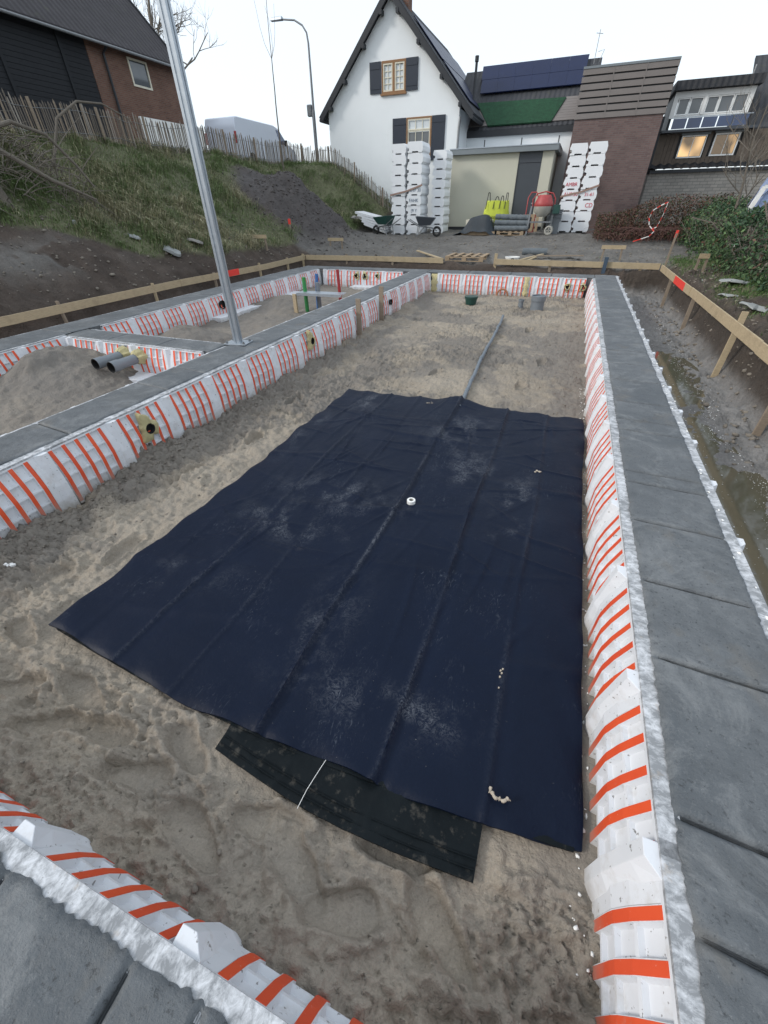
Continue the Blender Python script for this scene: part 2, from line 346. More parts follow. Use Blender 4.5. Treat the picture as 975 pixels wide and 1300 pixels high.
# ------------------------------------------------------------------ terrain
LX = np.array([-400, -60, -14.6, -13.9, -12, -9.8, -9.45, -9.2, 0, 20]); LZ = np.array([3.3, 3.3, 3.27, 3.15, 1.9, .60, .30, .10, -.2, -.4])
GY = np.array([-50, 13, 15.2, 16, 17, 19, 22, 24, 40, 400]); GZ = np.array([-.1, -.05, .05, .14, .2, .32, .52, .58, .62, .7])
RX = np.array([-20, 2.3, 2.62, 2.75, 3.6, 5, 9, 30, 400]); RZ = np.array([-.3, -.1, .05, .12, .26, .45, .7, .9, 1])
def natural(x, y):
    s = 2.0*sstep(21.6, 24, y)
    L = np.interp(x+fbm(x, y, .5, 3, 3)*.25-s, LX, LZ); G = np.interp(y, GY, GZ); R = np.interp(x, RX, RZ)
    a = np.maximum(L, R); k = .35
    h = np.clip(.5+.5*(a-G)/k, 0, 1); z = G*(1-h)+a*h+k*h*(1-h)*.5
    z = z+1.0*gau(x, y, -10.8, 18.1, 2.1, 2.3)*(1+.5*fbm(x, y, .9, 5, 9))
    return z
def terrain_z(x, y):
    z = natural(x, y)
    wob = .14*fbm(x, y, .8, 4, 5)
    d = np.maximum(np.maximum(-9.22-x, x-2.70), y-15.05)+wob*.6
    floor = -.6+.03*fbm(x, y, 1.5, 3, 11)
    floor = np.where(x < -8, floor+.1, floor)
    t = np.where(x > 1, sstep(-.27, .06, d), sstep(-.34, .12, d))
    bank = (t > .02) & (t < .98)
    z = floor*(1-t)+z*t
    z = z-.55*((x > -8.15) & (x < 1.1) & (y < 13.8))           # under the foundation and the pit sand
    soil = sstep(.05, .5, t)*(1-sstep(.0, 1.2, d))
    out_ = sstep(0, 1, d)
    z = z+(.10*soil+.04)*fbm(x, y, 2.6, 6, 21, .6)+.045*(1-out_*.35)*fbm(x, y, 7, 5, 31, .65, True)+.03*soil*fbm(x*2.5, y*.6, 9, 3, 33, .6)
    trench = (1-sstep(-.5, -.2, d))
    z = z+trench*.05*fbm(x, y, 4, 5, 41, .6, True)
    z = z+np.where(x > 1, .6, 1.)*(1-.6*sstep(1.2, 3, d))*(.035*crumble(x, y, 1.5, 741)+.020*crumble(x, y, 4.2, 743)+.008*crumble(x, y, 11, 745)*((x > 1)|(x < -8)))*np.where(d < -.4, .55, 1)
    # puddle basins
    z = z-.07*gau(x, y, 1.80, 7.6, .30, 1.4)*trench-.08*gau(x, y, 1.82, 4.0, .34, 1.9)*trench
    return z
def soil_top(y): return np.interp(y, [4, 6, 7.5, 9, 11, 15, 30], [1.75, 1.55, 1.25, .62, .50, .5, .4])
def grass_mask(x, y, z):
    """1 where turf grows"""
    n = fbm(x, y, .9, 4, 51)*.28
    g = sstep(-.05, .12, z+n*.6-soil_top(y))*sstep(8.9, 9.3, -x)*(1-sstep(-.1, .5, -x-16))
    heap = gau(x, y, -10.8, 18.0, 2.15, 2.4); g = g*(1-sstep(.22, .45, heap+n*.3))
    low = sstep(.62, .9, z+n*.4)                      # back of the site: only the slope is green
    g = g*np.where(y > 15.5, low, 1)
    r = sstep(2.62, 2.9, x+n*.4)*(1-sstep(4.2, 5, x))*sstep(-.05, .05, z)*sstep(-.15, .15, n+.02)*(y < 17)
    b = ((y > 15.25) & (y < 17.6) & (x > -.6) & (x < 3))*sstep(.0, .15, n)*.6
    return np.clip(np.maximum(np.maximum(g, r), b), 0, 1)
def make_terrain():
    def seg(*s):
        o = []
        for a, b, st in s: o.append(np.arange(a, b, st))
        return np.concatenate(o)
    xs = np.concatenate([[-500, -200, -100, -60, -40, -30, -24], seg((-20, -14.6, .4), (-14.6, -12, .10), (-12, -8.2, .06), (-8.2, 1.1, .16), (1.1, 3.1, .025), (3.1, 6, .07), (6, 12, .5)), [12, 16, 24, 40, 80, 200, 500]])
    ys = np.concatenate([[-500, -100, -30, -10, -6, -4], seg((-3, 1, .12), (1, 13.4, .05), (13.4, 17, .045), (17, 24, .08), (24, 32, .3)), [32, 36, 45, 60, 100, 200, 500]])
    X, Y = np.meshgrid(xs, ys); x = X.ravel(); y = Y.ravel(); z = terrain_z(x, y)
    g = grass_mask(x, y, z); n = fbm(x, y, 1.3, 4, 61)
    def c(*v): return np.array(v)[None, :]
    col = np.repeat(c(.072, .056, .046), len(x), 0)*(1+.35*fbm(x, y, 2.2, 5, 62)[:, None])
    mud = (1-sstep(-.50, -.30, z))[:, None]
    col = col*(1-mud)+c(.19, .183, .175)*mud
    yard = (sstep(15.05, 15.5, y)*(1-sstep(.8, 1.15, z))*(1-sstep(9.6, 10.2, -x)))[:, None]
    col = col*(1-yard)+(c(.135, .128, .118)*(1+.25*n[:, None]))*yard
    heap = sstep(.2, .6, gau(x, y, -10.8, 18., 2.3, 2.6)+.3*n)[:, None]; col = col*(1-heap)+c(.078, .070, .068)*heap
    pale = (sstep(.12, .3, n+.35*gau(x, y, -10.5, 6.3, 1.0, 1.8))*gau(x, y, -10.3, 6.5, .45, 1.6))[:, None]; col = col*(1-pale*.7)+c(.17, .165, .155)*pale*.7
    rs = (sstep(2.35, 2.6, x)*(y < 15))[:, None]; col = col*(1-rs*.3)+c(.055, .047, .038)*rs*.3; bk = (sstep(-.48, -.35, z)*(1-sstep(-.02, .12, z))*(x > 1.6)*(y < 15.2))[:, None]; col = col*(1-bk*.8)+c(.052, .042, .034)*bk*.8
    gg = g[:, None]; col = col*(1-gg)+(c(.12, .125, .07)*(1+.4*n[:, None]))*gg
    road = (sstep(15.2, 15.6, -x))[:, None]; col = col*(1-road)+c(.09, .09, .09)*road
    wet = np.clip((1-sstep(-.52, -.42, z))*.6*sstep(-.3, .3, n)+.2*(y > 15)*(n > .2), 0, 1)
    me = npmesh('ground', np.stack([x, y, z], 1), gridF(len(xs), len(ys)), 'terrain', True, col, {'Wet': wet})
    tag(obj('ground', me), 'excavated site ground with trench banks, yard and grassy slope', None, None, 'structure')
make_terrain()
def puddle(cx, cy, rx, ry, z, label):
    n = 60; V = [(cx, cy, z)]; 
    for i in range(n):
        a = 2*PI*i/n; k = 1+.22*math.sin(2*a+cy)+.12*math.sin(5*a+cx*7)+.06*math.sin(11*a)
        V.append((cx+rx*k*math.cos(a), cy+ry*k*math.sin(a), z))
    me = MB().add(V, [(0, i+1, (i+1) % n+1) for i in range(n)]).mesh('puddle', 'water')
    tag(obj('puddle', me), label, None, None, 'structure')
puddle(1.78, 7.6, .40, 1.9, -.606, 'brown puddle in the trench halfway along')
puddle(1.80, 4.0, .50, 2.3, -.607, 'long brown puddle in the trench nearest the camera')

# ------------------------------------------------------------------ pit sand
FEET = [(-1.35, .27, .3), (-.94, .19, 2.8), (-.70, .34, .2), (-.48, .24, 2.6), (-1.96, .28, .5), (-1.97, .47, 2.9), (-.28, .20, .4), (-1.67, .36, .1), (.06, .30, 2.5),
        (-1.25, .46, 2.7), (-2.35, .35, .5), (-2.7, .62, 2.8), (-3.0, 1.0, 1.2), (-2.75, 1.4, 1.6), (-3.1, 2.5, 1.4), (-2.9, 3.3, 1.7), (-.15, .46, .2), (-3.05, 4.4, 1.5), (-2.4, 5.6, .9), (-1.6, 6.2, 1.3), (-2.8, 6.6, 1.7), (-.3, 6.0, 1.5), (-.1, 7.2, 1.6), (-2.0, 8.4, 1.2), (-.5, 9.3, 1.5), (-3.0, 9.6, 1.6)]
def sand_z(x, y):
    near = 1-sstep(.02, .42, y)
    z = -.5+near*.15*(.6+.4*(1-sstep(-.6, .2, x)))
    under = np.maximum(sstep(-2.7, -2.5, x)*sstep(.5, .68, y)*(1-sstep(4.95, 5.2, y)), sstep(-1.25, -1.1, x)*(1-sstep(.16, .3, x))*sstep(.33, .46, y)*(y < 1))     # beneath the sheet: trodden flat
    k = 1-.85*under
    z = z+k*(.04*fbm(x, y, .9, 3, 71)+.03*fbm(x, y, 3.0, 4, 73))
    rough = np.clip(sstep(-.1, .35, fbm(x, y, .8, 3, 75))+1.5*gau(x, y, -3.5, 1.4, .5, 2.2)+.9*gau(x, y, -3.6, 6, .5, 4)+.8*gau(x, y, .3, .2, .4, .5), 0, 1.3)
    z = z-.014*under
    z = z+k*rough*(.026*fbm(x*.7, y*1.3, 10, 4, 77, .65, True)+.012*fbm(x, y, 26, 3, 78, .65))
    z = z+k*.009*fbm(x*.45, y*1.1, 24, 3, 79, .65)+k*.016*fbm(x, y*1.6, 5.5, 4, 81, .6, True)
    amp = k*np.clip(.45+.75*rough+.35*near, 0, 1.5)
    z = z+amp*(.014*crumble(x, y*1.25, 3.2, 701)+.0115*crumble(x, y*1.2, 8, 711)+.0068*crumble(x, y, 21, 721)+.003*crumble(x, y, 45, 723)*(y < 5))
    for fx, fy, a in FEET:
        c, s = math.cos(a), math.sin(a); u = (x-fx)*c+(y-fy)*s; v = -(x-fx)*s+(y-fy)*c
        w = .064+.012*np.tanh(u*20); r = (np.abs(u/.165)**2.4+np.abs(v/w)**2.4)**(1/2.4)
        r = r*(1+.10*vnoise(x*14, y*14, 6)+.06*vnoise(x*40, y*40, 8)); m = (1-sstep(.84, 1.04, r)); lvl = -.545+near*.14*(.6+.4*(1-sstep(-.6, .2, x)))+.004*np.sin(u*110); z = z*(1-.8*m)+lvl*.8*m+.018*np.exp(-((r-1.22)/.16)**2)*(1+.8*vnoise(x*30, y*30, 5))
    # sand heaped against the foot of the beams
    z = z+.05*np.exp(-(x+3.72)/.12)*sstep(-.2, .5, fbm(x, y, 1.4, 3, 83)+.1)*(x > -3.9)
    z = z+.035*np.exp(-(.57-x)/.08)*(.5+fbm(x, y, 2.4, 3, 85)*.6)*(x > 0)
    return z
def tiled_sand(name, label, xs, ys, fz, mudf):
    X, Y = np.meshgrid(xs, ys); x = X.ravel(); y = Y.ravel(); z = fz(x, y)
    me = npmesh(name, np.stack([x, y, z], 1), gridF(len(xs), len(ys)), 'sand', True, None, {'Mud': mudf(x, y)})
    tag(obj(name, me), label, None, None, 'structure')
tiled_sand('sand', 'grey brown trodden sand floor of the main pit', np.arange(-3.98, .72, .0105), np.concatenate([np.arange(-.2, 1.3, .0085), np.arange(1.3, 5, .016), np.arange(5, 13.5, .03)]), sand_z,
           lambda x, y: np.clip((.35+.55*sstep(.3, 1.2, y))*sstep(.02, .30, fbm(x, y, 1.1, 5, 91, .6)+.25*gau(x, y, -1.7, 8.5, 1.6, 2.8)+.45*gau(x, y, -3.7, 2.2, .6, 3)+.35*gau(x, y, .5, .3, .2, .8)+.25*gau(x, y, .2, 8, .5, 4)), 0, .9))
def cell_z(mx, my, mh, r):
    def f(x, y): return -.46+.03*fbm(x, y, 1., 4, 95)+.012*fbm(x, y, 9, 4, 96, .55, True)+.02*crumble(x, y, 2.2, 731)+.010*crumble(x, y, 6, 733)+mh*gau(x, y, mx, my, r)*(1+.2*fbm(x, y, 3, 3, 97))
    return f
mudc = lambda x, y: np.clip(.95+.5*fbm(x, y, 1.2, 4, 98), .5, 1.2)
cb = cell_z(-6.8, 3.9, .46, .8)
tiled_sand('sand', 'grey sand with a small heap in the front left cell', np.arange(-8.0, -4.2, .022), np.arange(-.3, 4.8, .022), cb, mudc)
ca = cell_z(-6.6, 6.3, .24, .6)
tiled_sand('sand', 'dark grey sand in the back left cell', np.arange(-8.0, -4.2, .032), np.arange(4.7, 13.6, .04), lambda x, y: ca(x, y)+.2*gau(x, y, -6.7, 10.0, .7), mudc)
# loose lumps of sand, and foam beads lying in the mud
def scatter(name, n, fx, size, mat, label, cat, flat=.7, seed=0):
    ico = bmesh.new(); bmesh.ops.create_icosphere(ico, subdivisions=1, radius=1); v0 = np.array([v.co[:] for v in ico.verts]); f0 = np.array([[v.index for v in f.verts] for f in ico.faces]); ico.free()
    r = np.random.default_rng(seed); P = fx(r, n); n = len(P); s = size(r, n)[:, None, None]
    V = v0[None]*(1+.28*r.normal(size=(n, len(v0), 1)))*np.array([1, 1, flat])*s*np.stack([r.uniform(.7, 1.4, n), r.uniform(.7, 1.4, n), np.ones(n)], 1)[:, None, :]+P[:, None, :]
    F = (f0[None]+(np.arange(n)*len(v0))[:, None, None]).reshape(-1, 3)
    tag(obj(name, npmesh(name, V.reshape(-1, 3), F, mat, False)), label, cat, None, 'stuff')
def fx_clod(r, n):
    a = np.concatenate([np.stack([r.normal(-3.55, .16, n), r.uniform(.6, 4.5, n)], 1), np.stack([r.uniform(-3.7, .5, n), r.uniform(.0, 13.2, n)], 1)[:n*2//3], np.stack([r.normal(.45, .07, 30), r.uniform(0, 1.0, 30)], 1)])
    a = a[(a[:, 0] > -3.72) & (a[:, 0] < .57)]; a = a[~((a[:, 0] > -2.7) & (a[:, 1] > .6) & (a[:, 1] < 5.15))]
    return np.column_stack([a, sand_z(a[:, 0], a[:, 1])])
scatter('sand_clod', 4200, fx_clod, lambda r, n: .003+.012*r.random(n)**4, 'crumb', 'loose crumbs and clods of sand scattered over the pit floor', 'sand clods', .7, 3)
def fx_bead(r, n):
    a = np.concatenate([np.stack([r.normal(1.62, .12, n), r.uniform(1.5, 13.5, n)], 1), np.stack([2.08+.08*np.sin(np.linspace(0, 30, n))+r.normal(0, .05, n), np.linspace(1.5, 12.5, n)], 1)])
    a = a[(a[:, 0] > 1.34) & (a[:, 0] < 2.3)]; return np.column_stack([a, np.maximum(terrain_z(a[:, 0], a[:, 1]), -.61)+.003])
scatter('foam_bead', 1300, fx_bead, lambda r, n: .002+.006*r.random(n)**3, 'bead', 'white foam beads washed along the mud of the right trench', 'foam beads', .5, 5)
def fx_bead2(r, n):
    a = np.stack([r.uniform(.50, .57, n), r.uniform(.1, 6.5, n)], 1); return np.column_stack([a, sand_z(a[:, 0], a[:, 1])+.004])
scatter('foam_bead', 150, fx_bead2, lambda r, n: .003+.007*r.random(n)**2, 'bead', 'white foam bits along the foot of the right beam beside the dark sheet', 'foam bits', .6, 6)

# ------------------------------------------------------------------ foundation beams
found = empty('strip_foundation', (0, 0, 0), 0, 'grey concrete strip foundation cast between white foam formwork, joints across its top', 'foundation')
def section(P, U, Vd, u0, u1, v0, v1, z, res, seed, shear=.0, jag=.02):
    """one bay of concrete: u along, v across, from local axes"""
    nu = max(6, int((u1-u0)/res)); us = np.linspace(u0, u1, nu)
    us = np.sort(np.concatenate([us, [u0+.004, u0+.008, u0+.015, u0+.022, u0+.03, u1-.004, u1-.008, u1-.015, u1-.022, u1-.03]])); nu = len(us)
    ts = np.array([0, .02, .06, .15, .28, .42, .56, .7, .84, .94, .98, 1.0]); nv = len(ts)
    js = seed//30
    def jg(u, k): return jag*(fbm(u*1., u*0+k, 5, 6, js+k, .72)+.35*fbm(u, u*0+k*3, 60, 2, js+k))
    e0 = v0+jg(us+js*3.1, 1); e1 = v1+jg(us+js*3.1, 2)
    e0 = np.maximum(e0, v0-.035); e1 = np.minimum(e1, v1+.035)
    Uu, T = np.meshgrid(us, ts); Vv = e0[None, :]+(e1-e0)[None, :]*T
    wx = P[0]+U[0]*Uu+Vd[0]*Vv; wy = P[1]+U[1]*Uu+Vd[1]*Vv
    Z = z+.0045*fbm(wx, wy, 6, 4, 201)+.0035*fbm(wx*3, wy, 9, 4, 202, .65)
    dr = np.minimum(Uu-u0, u1-Uu); Z = Z-.019*np.exp(-(dr/.012)**2)*sstep(.0, .10, np.minimum(T, 1-T)+.012)+.003*np.exp(-((dr-.022)/.010)**2)-.004*np.exp(-(dr/.03)**2)
    ed = np.minimum(T, 1-T); Z = Z-.009*(ed < .01)-.002*(ed < .03)
    Us = Uu+shear*(Vv-v0); wx = P[0]+U[0]*Us+Vd[0]*Vv; wy = P[1]+U[1]*Us+Vd[1]*Vv
    top = np.stack([wx, wy, Z], 2).reshape(-1, 3); F = gridF(nu, nv).tolist()
    # body under the top (set back a little so that it stays inside the formwork)
    b = []
    for (u, v) in ((u0+.003, v0+.015), (u1-.003, v0+.015), (u1-.003, v1-.015), (u0+.003, v1-.015)):
        uu = u+shear*(v-v0)
        for zz in (z-.012, -.75): b.append((P[0]+U[0]*uu+Vd[0]*v, P[1]+U[1]*uu+Vd[1]*v, zz))
    o = len(top); F2 = [(o, o+2, o+3, o+1), (o+2, o+4, o+5, o+3), (o+4, o+6, o+7, o+5), (o+6, o, o+1, o+7)]
    me = npmesh('concrete_section', np.vstack([top, b]), np.array(F+F2), 'concrete', True)
    me.set_sharp_from_angle(angle=math.radians(50))
    return obj('concrete_section', me, found)
# right-hand beam (u = +Y, v = +X)
cuts = [-1.4, -.75, -.15, .24, .47, .76, 1.39, 1.88, 2.43, 2.90, 3.06, 3.79, 4.03, 4.49, 5.16, 5.78, 6.37, 7.13, 7.48, 8.54, 9.3, 10.4, 11.5, 12.6, 13.3, 13.93]
for i in range(len(cuts)-1):
    section((0, 0), (0, 1), (1, 0), cuts[i], cuts[i+1], .700, 1.200, .012, .012 if cuts[i] < 8.6 else .03, 300+i, -.05, .014)
def beam(P, U, Vd, cuts, v0, v1, z, res, seed, shear=0, jag=.015):
    for i in range(len(cuts)-1): section(P, U, Vd, cuts[i], cuts[i+1], v0, v1, z, res, seed+i, shear, jag)
beam((0, 0), (1, 0), (0, 1), [-8.25, -7.2, -6.1, -5.0, -3.9, -2.7, -1.5, -.4, .70], 13.345, 13.92, .011, .04, 400)
beam((0, 0), (0, 1), (-1, 0), [-.1, 1.0, 2.05, 3.2, 3.8, 4.9, 6.0, 7.1, 8.2, 9.4, 10.6, 11.9, 13.34], 3.865, 4.39, .0105, .02, 430, .1)
beam((0, 0), (1, 0), (0, 1), [-7.34, -6.4, -5.4, -4.43], 4.56, 4.96, .009, .03, 460)
LU = (-.02, 1.0); LV = (-1.0, -.02)
beam((-7.28, 0), LU, LV, [-.1, 1.1, 2.3, 3.5, 4.7, 5.9, 7.1, 8.3, 9.5, 10.7, 12.0, 13.34], .045, .75, .008, .03, 480)
beam((0, 0), (1, 0), (0, -1), [-8.0, -6.8, -5.6, -4.4, -3.3, -2.3, -1.20, -.694, -.465, .3, .71], .118, .60, .0125, .012, 520, .02, .024)

# ------------------------------------------------------------------ formwork panels
def prof(z):      # outward run of the batter at height z
    return np.interp(-z, [0, .03, .16, .27, .55], [0, .003, .045, .068, .07])
def make_panel(mir, nstr=5):
    sg = -1 if mir else 1
    def fl(mb): mb.v = [(sg*x, y, z) for x, y, z in mb.v]; return mb
    zs = [-.03, -.08, -.16, -.215, -.27, -.34, -.42, -.55]
    def sheet(mb, u0, u1, off0, off1, zz, tu=0):
        """a slab following the batter, proud of it by off1, from depth off0"""
        V = []
        for z in zz:
            p = float(prof(z)); V += [(u0-tu, p+off0, z), (u0, p+off1, z), (u1, p+off1, z), (u1+tu, p+off0, z)]
        n = len(zz); F = []
        for i in range(n-1):
            a = i*4; F += [(a, a+1, a+5, a+4), (a+1, a+2, a+6, a+5), (a+2, a+3, a+7, a+6)]
        F += [(0, 3, 2, 1), ((n-1)*4, (n-1)*4+1, (n-1)*4+2, (n-1)*4+3)]; mb.add(V, F)
    sh = MB()
    sheet(sh, -.262, .413, -.07, -.024, zs)                               # recessed back skin
    for k in range(-2, 3): sheet(sh, k*.117-.019, k*.117+.019, -.026, 0, zs, .007)
    for z, t in ((-.152, .007), (-.272, .007), (-.40, .007)): sheet(sh, -.262, .272, -.026, -.005, [z+t, z-t], 0)
    sheet(sh, -.262, .413, -.026, 0, [-.012, -.034])                       # top rail
    sheet(sh, .255, .36, -.026, 0, zs)
    shell = fl(sh).mesh('shell', 'eps', bevel=0)
    lg = MB(); lg.box(-.262, .413, -.082 if mir else -.068, .002, -.034, -.003); ledge = fl(lg).mesh('top_ledge', 'ledge')
    st = MB(); sheet(st, -.0165, .0165, -.001, .0022, [z for z in np.linspace(-.03, -.53, 12)]); stripe = st.mesh('stripe', 'stripe')
    # end block: flush at one side, standing proud at the other
    eb = MB(); Z = [-.014, -.10, -.30, -.55]; O = [.046, .060, .088, .092]; V = []
    for z, o in zip(Z, O):
        p = float(prof(z)); V += [(.305, p+.001, z), (.352, o, z), (.402, o, z), (.402, -.06, z), (.305, -.06, z)]
    F = []
    for i in range(3):
        a = i*5
        for j in range(5): F.append((a+j, a+(j+1) % 5, a+5+(j+1) % 5, a+5+j))
    F += [(0, 4, 3, 2, 1), (15, 16, 17, 18, 19)]; eb.add(V, F); block = fl(eb).mesh('end_block', 'eps', bevel=.0015)
    return shell, ledge, stripe, block, sg
PA, PB = make_panel(False), make_panel(True)
ORD = ['nearest', 'second', 'third', 'fourth', 'fifth', 'sixth', 'seventh', 'eighth', 'ninth', 'tenth', 'eleventh', 'twelfth', 'thirteenth', 'fourteenth', 'fifteenth', 'sixteenth', 'seventeenth', 'eighteenth', 'nineteenth', 'twentieth', 'twenty-first', 'twenty-second']
def panel(kind, x, y, rz, label, group, skip=()):
    shell, ledge, stripe, block, sg = kind
    t = empty('formwork_panel', (x, y, 0), rz, label, 'foam panel', group)
    obj('shell', shell, t); obj('top_ledge', ledge, t); obj('end_block', block, t)
    for k in range(-2, 3):
        if k in skip: continue
        obj('stripe', stripe, t, (sg*k*.117+random.uniform(-.0015, .0015), 0, random.uniform(-.003, .003)))
    return t
G = 'white foam formwork panels with orange stripes'
PER = .675
for i in range(-1, 19):
    if i == -1: lab = 'orange-striped white foam panel of the right beam at the bottom edge of the photo'
    else: lab = 'orange-striped foam panel %s from the camera on pit side of right beam' % ORD[i]
    panel(PA, .645, .895+PER*i+(0 if i > -1 else .045), PI/2, lab, G)
panel(PA, .645, .895-2*PER, PI/2, 'white foam panel on the right beam behind the photographer, below the frame', G)
for i in range(-2, 20):
    panel(PB, 1.262, .72+PER*i, -PI/2, 'plain-topped foam panel %s from the near end on trench side of right beam' % ORD[i+2], 'foam panels along the trench side of the right beam')
for i in range(19):
    panel(PB, -3.795, .68+PER*i, -PI/2, 'orange-striped foam panel %s from the camera on pit side of middle beam' % ORD[i], G)
for i in range(19):
    panel(PA, -4.43, .8+PER*i, PI/2, 'foam panel %s from the camera on left side of middle beam' % ORD[i], 'foam panels behind the middle beam')
for i in range(6):
    panel(PA, .24-PER*i, 13.3, PI, 'orange-striped foam panel %s from the right corner across far end of the pit' % (['first']+ORD[1:])[i], G)
for i in range(4):
    panel(PA, -4.9-PER*i, 13.3, PI, 'orange-striped foam panel %s from middle beam at far end of back left cell' % (['first']+ORD[1:])[i], G)
la = math.atan2(.02, 1)
for i in range(19):
    u = .8+PER*i; 
    if 4.45 < u < 5.05: continue
    panel(PB, -7.285-.02*u, u, -PI/2+la, 'orange-striped foam panel %s from the camera along the left outer beam' % ORD[i], G)
for i in range(19):
    u = .5+PER*i; panel(PA, -8.07-.02*u, u, PI/2+la, 'foam panel %s from the camera on outside of left outer beam' % ORD[i], 'foam panels outside the left beam')
for i in range(4):
    panel(PA, -4.82-PER*i, 4.52, PI, 'orange-striped foam panel %s from the middle beam on front of cross beam' % (['first']+ORD[1:])[i], G, (-1,) if i == 2 else ())
for i in range(4):
    panel(PB, -4.86-PER*i, 5.0, 0, 'foam panel %s from the middle beam on back of cross beam' % (['first']+ORD[1:])[i], 'foam panels behind the cross beam')
for i in range(-2, 10):
    if i < 0: lab = 'white foam panel of the near beam beyond the bottom edge of the photo'
    else: lab = 'orange-striped foam panel %s from right on the near beam at lower left' % (['first']+ORD[1:])[i]
    if i == -2: continue
    panel(PB, -.225-PER*i, -.068, 0, lab, G)
# low white foam foot plates showing in the left cells
def foot(x0, x1, y0, y1, z, label):
    n = 24; mb = MB(); V = []
    lx = (x1-x0) > (y1-y0)
    for i in range(n+1):
        t = i/n; w = .02*math.sin(i*2.1)+.02*math.sin(i*.7)
        if lx: x = x0+(x1-x0)*t; q = [(x, y0+w), (x, y1)]
        else: y = y0+(y1-y0)*t; q = [(x0, y), (x1+w, y)]
        V += [(q[0][0], q[0][1], z), (q[1][0], q[1][1], z), (q[0][0], q[0][1], z-.09), (q[1][0], q[1][1], z-.09)]
    F = []
    for i in range(n):
        a = i*4; F += [(a, a+4, a+5, a+1), (a, a+2, a+6, a+4), (a+1, a+5, a+7, a+3)]
    F += [(0, 1, 3, 2), (n*4, n*4+2, n*4+3, n*4+1)]
    mb.add(V, F); tag(mb.build('foot_plate', 'eps'), label, 'foam strip', 'foam foot plates in the left cells')
foot(-7.46, -7.12, 7.9, 11.6, -.39, 'white foam foot plate along the left beam in the back cell')
foot(-7.4, -7.1, 5.3, 6.2, -.38, 'short white foam foot plate by the sand heap in the back cell')
foot(-5.95, -4.5, 4.12, 4.44, -.38, 'white foam foot plate under the two grey pipes')
foot(-7.32, -7.0, 1.8, 3.0, -.39, 'white foam foot plate at the left edge of the front cell')
foot(-6.2, -4.5, 12.8, 13.22, -.39, 'white foam foot plate at the far end of the back cell')
# white slurry lumps along the outer edge of the right beam
mb = MB()
for i in range(220):
    y = -.2+13.9*random.random()**1.3; r = random.uniform(.004, .013); x = 1.235+random.gauss(0, .016); z = random.uniform(-.03, .004)
    n = 6; V = [(x, y, z+r*.7)]+[(x+r*random.uniform(.7, 1.5)*math.cos(2*PI*j/n), y+r*random.uniform(.8, 1.8)*math.sin(2*PI*j/n), z+random.uniform(-.3, .3)*r) for j in range(n)]+[(x, y, z-r)]
    mb.add(V, [(0, j+1, (j+1) % n+1) for j in range(n)]+[(n+1, (j+1) % n+1, j+1) for j in range(n)])
tag(mb.build('foam_crumb', 'bead'), 'broken white foam crumbs and slurry lumps along the trench edge of the right beam', 'foam crumbs', None, 'stuff')

# ------------------------------------------------------------------ openings with foam, pipes
def hole(x, y, z, dirv, label, r=.052, foamr=.13, foam=True):
    """dirv: unit outward direction in plan"""
    rz = math.atan2(dirv[1], dirv[0])+PI/2*3
    t = empty('pipe_opening', (x, y, z), rz, label, 'pipe opening', 'openings foamed into the formwork')
    if foam:
        n = 28; V = []; rr = [foamr*(1+.28*math.sin(3*a+x*9)+.15*math.sin(7*a)) for a in [2*PI*j/n for j in range(n)]]
        mb = MB()
        for lv, (k, yy) in enumerate(((1., -.01), (.9, .035), (.6, .05))):
            V += [(rr[j]*k*.8*math.cos(2*PI*j/n), yy+random.uniform(-.006, .008), rr[j]*k*1.1*math.sin(2*PI*j/n)) for j in range(n)]
        V += [(r*1.05*math.cos(2*PI*j/n), .05, r*1.05*math.sin(2*PI*j/n)) for j in range(n)]+[(r*1.05*math.cos(2*PI*j/n), .0, r*1.05*math.sin(2*PI*j/n)) for j in range(n)]
        mb.add(V, [(i*n+j, i*n+(j+1) % n, (i+1)*n+(j+1) % n, (i+1)*n+j) for i in range(4) for j in range(n)]); mb.build('foam_collar', 'foam', t, smooth=True)
    mb = MB(); n = 20
    V = [(q*math.cos(2*PI*j/n), yy, q*math.sin(2*PI*j/n)) for q, yy in ((r*1.05, .052), (r*.92, .052), (r*.92, .004)) for j in range(n)]+[(0, .004, 0)]
    mb.add(V, [(i*n+j, i*n+(j+1) % n, (i+1)*n+(j+1) % n, (i+1)*n+j) for i in range(2) for j in range(n)]+[(2*n+j, 2*n+(j+1) % n, 3*n) for j in range(n)]); mb.build('pipe_end', 'dark', t)
hole(-3.735, 2.70, -.21, (1, 0), 'round pipe opening in yellow foam on the middle beam nearest the camera')
hole(-3.735, 6.10, -.17, (1, 0), 'dark pipe opening in foam halfway along the middle beam')
hole(-3.735, 9.80, -.2, (1, 0), 'small dark pipe opening on the middle beam near the two stakes', .06, .08, False)
hole(-7.40, 8.35, -.2, (1, 0), 'dark pipe opening in the left outer beam behind the leaning pole', .09, .1, False)
hole(-6.14, 13.25, -.15, (0, -1), 'left one of a pair of dark openings at the far end of the back cell', .07, .1)
hole(-5.86, 13.25, -.15, (0, -1), 'right one of a pair of dark openings at the far end of the back cell', .07, .1)
hole(-5.44, 13.25, -.13, (0, -1), 'single dark opening right of the pair at the far end of the back cell', .05, .07)
hole(.07, 13.25, -.22, (0, -1), 'left of two round openings near the right corner of the far beam', .075, .09)
hole(.46, 13.25, -.22, (0, -1), 'right of two round openings near the right corner of the far beam', .075, .09)
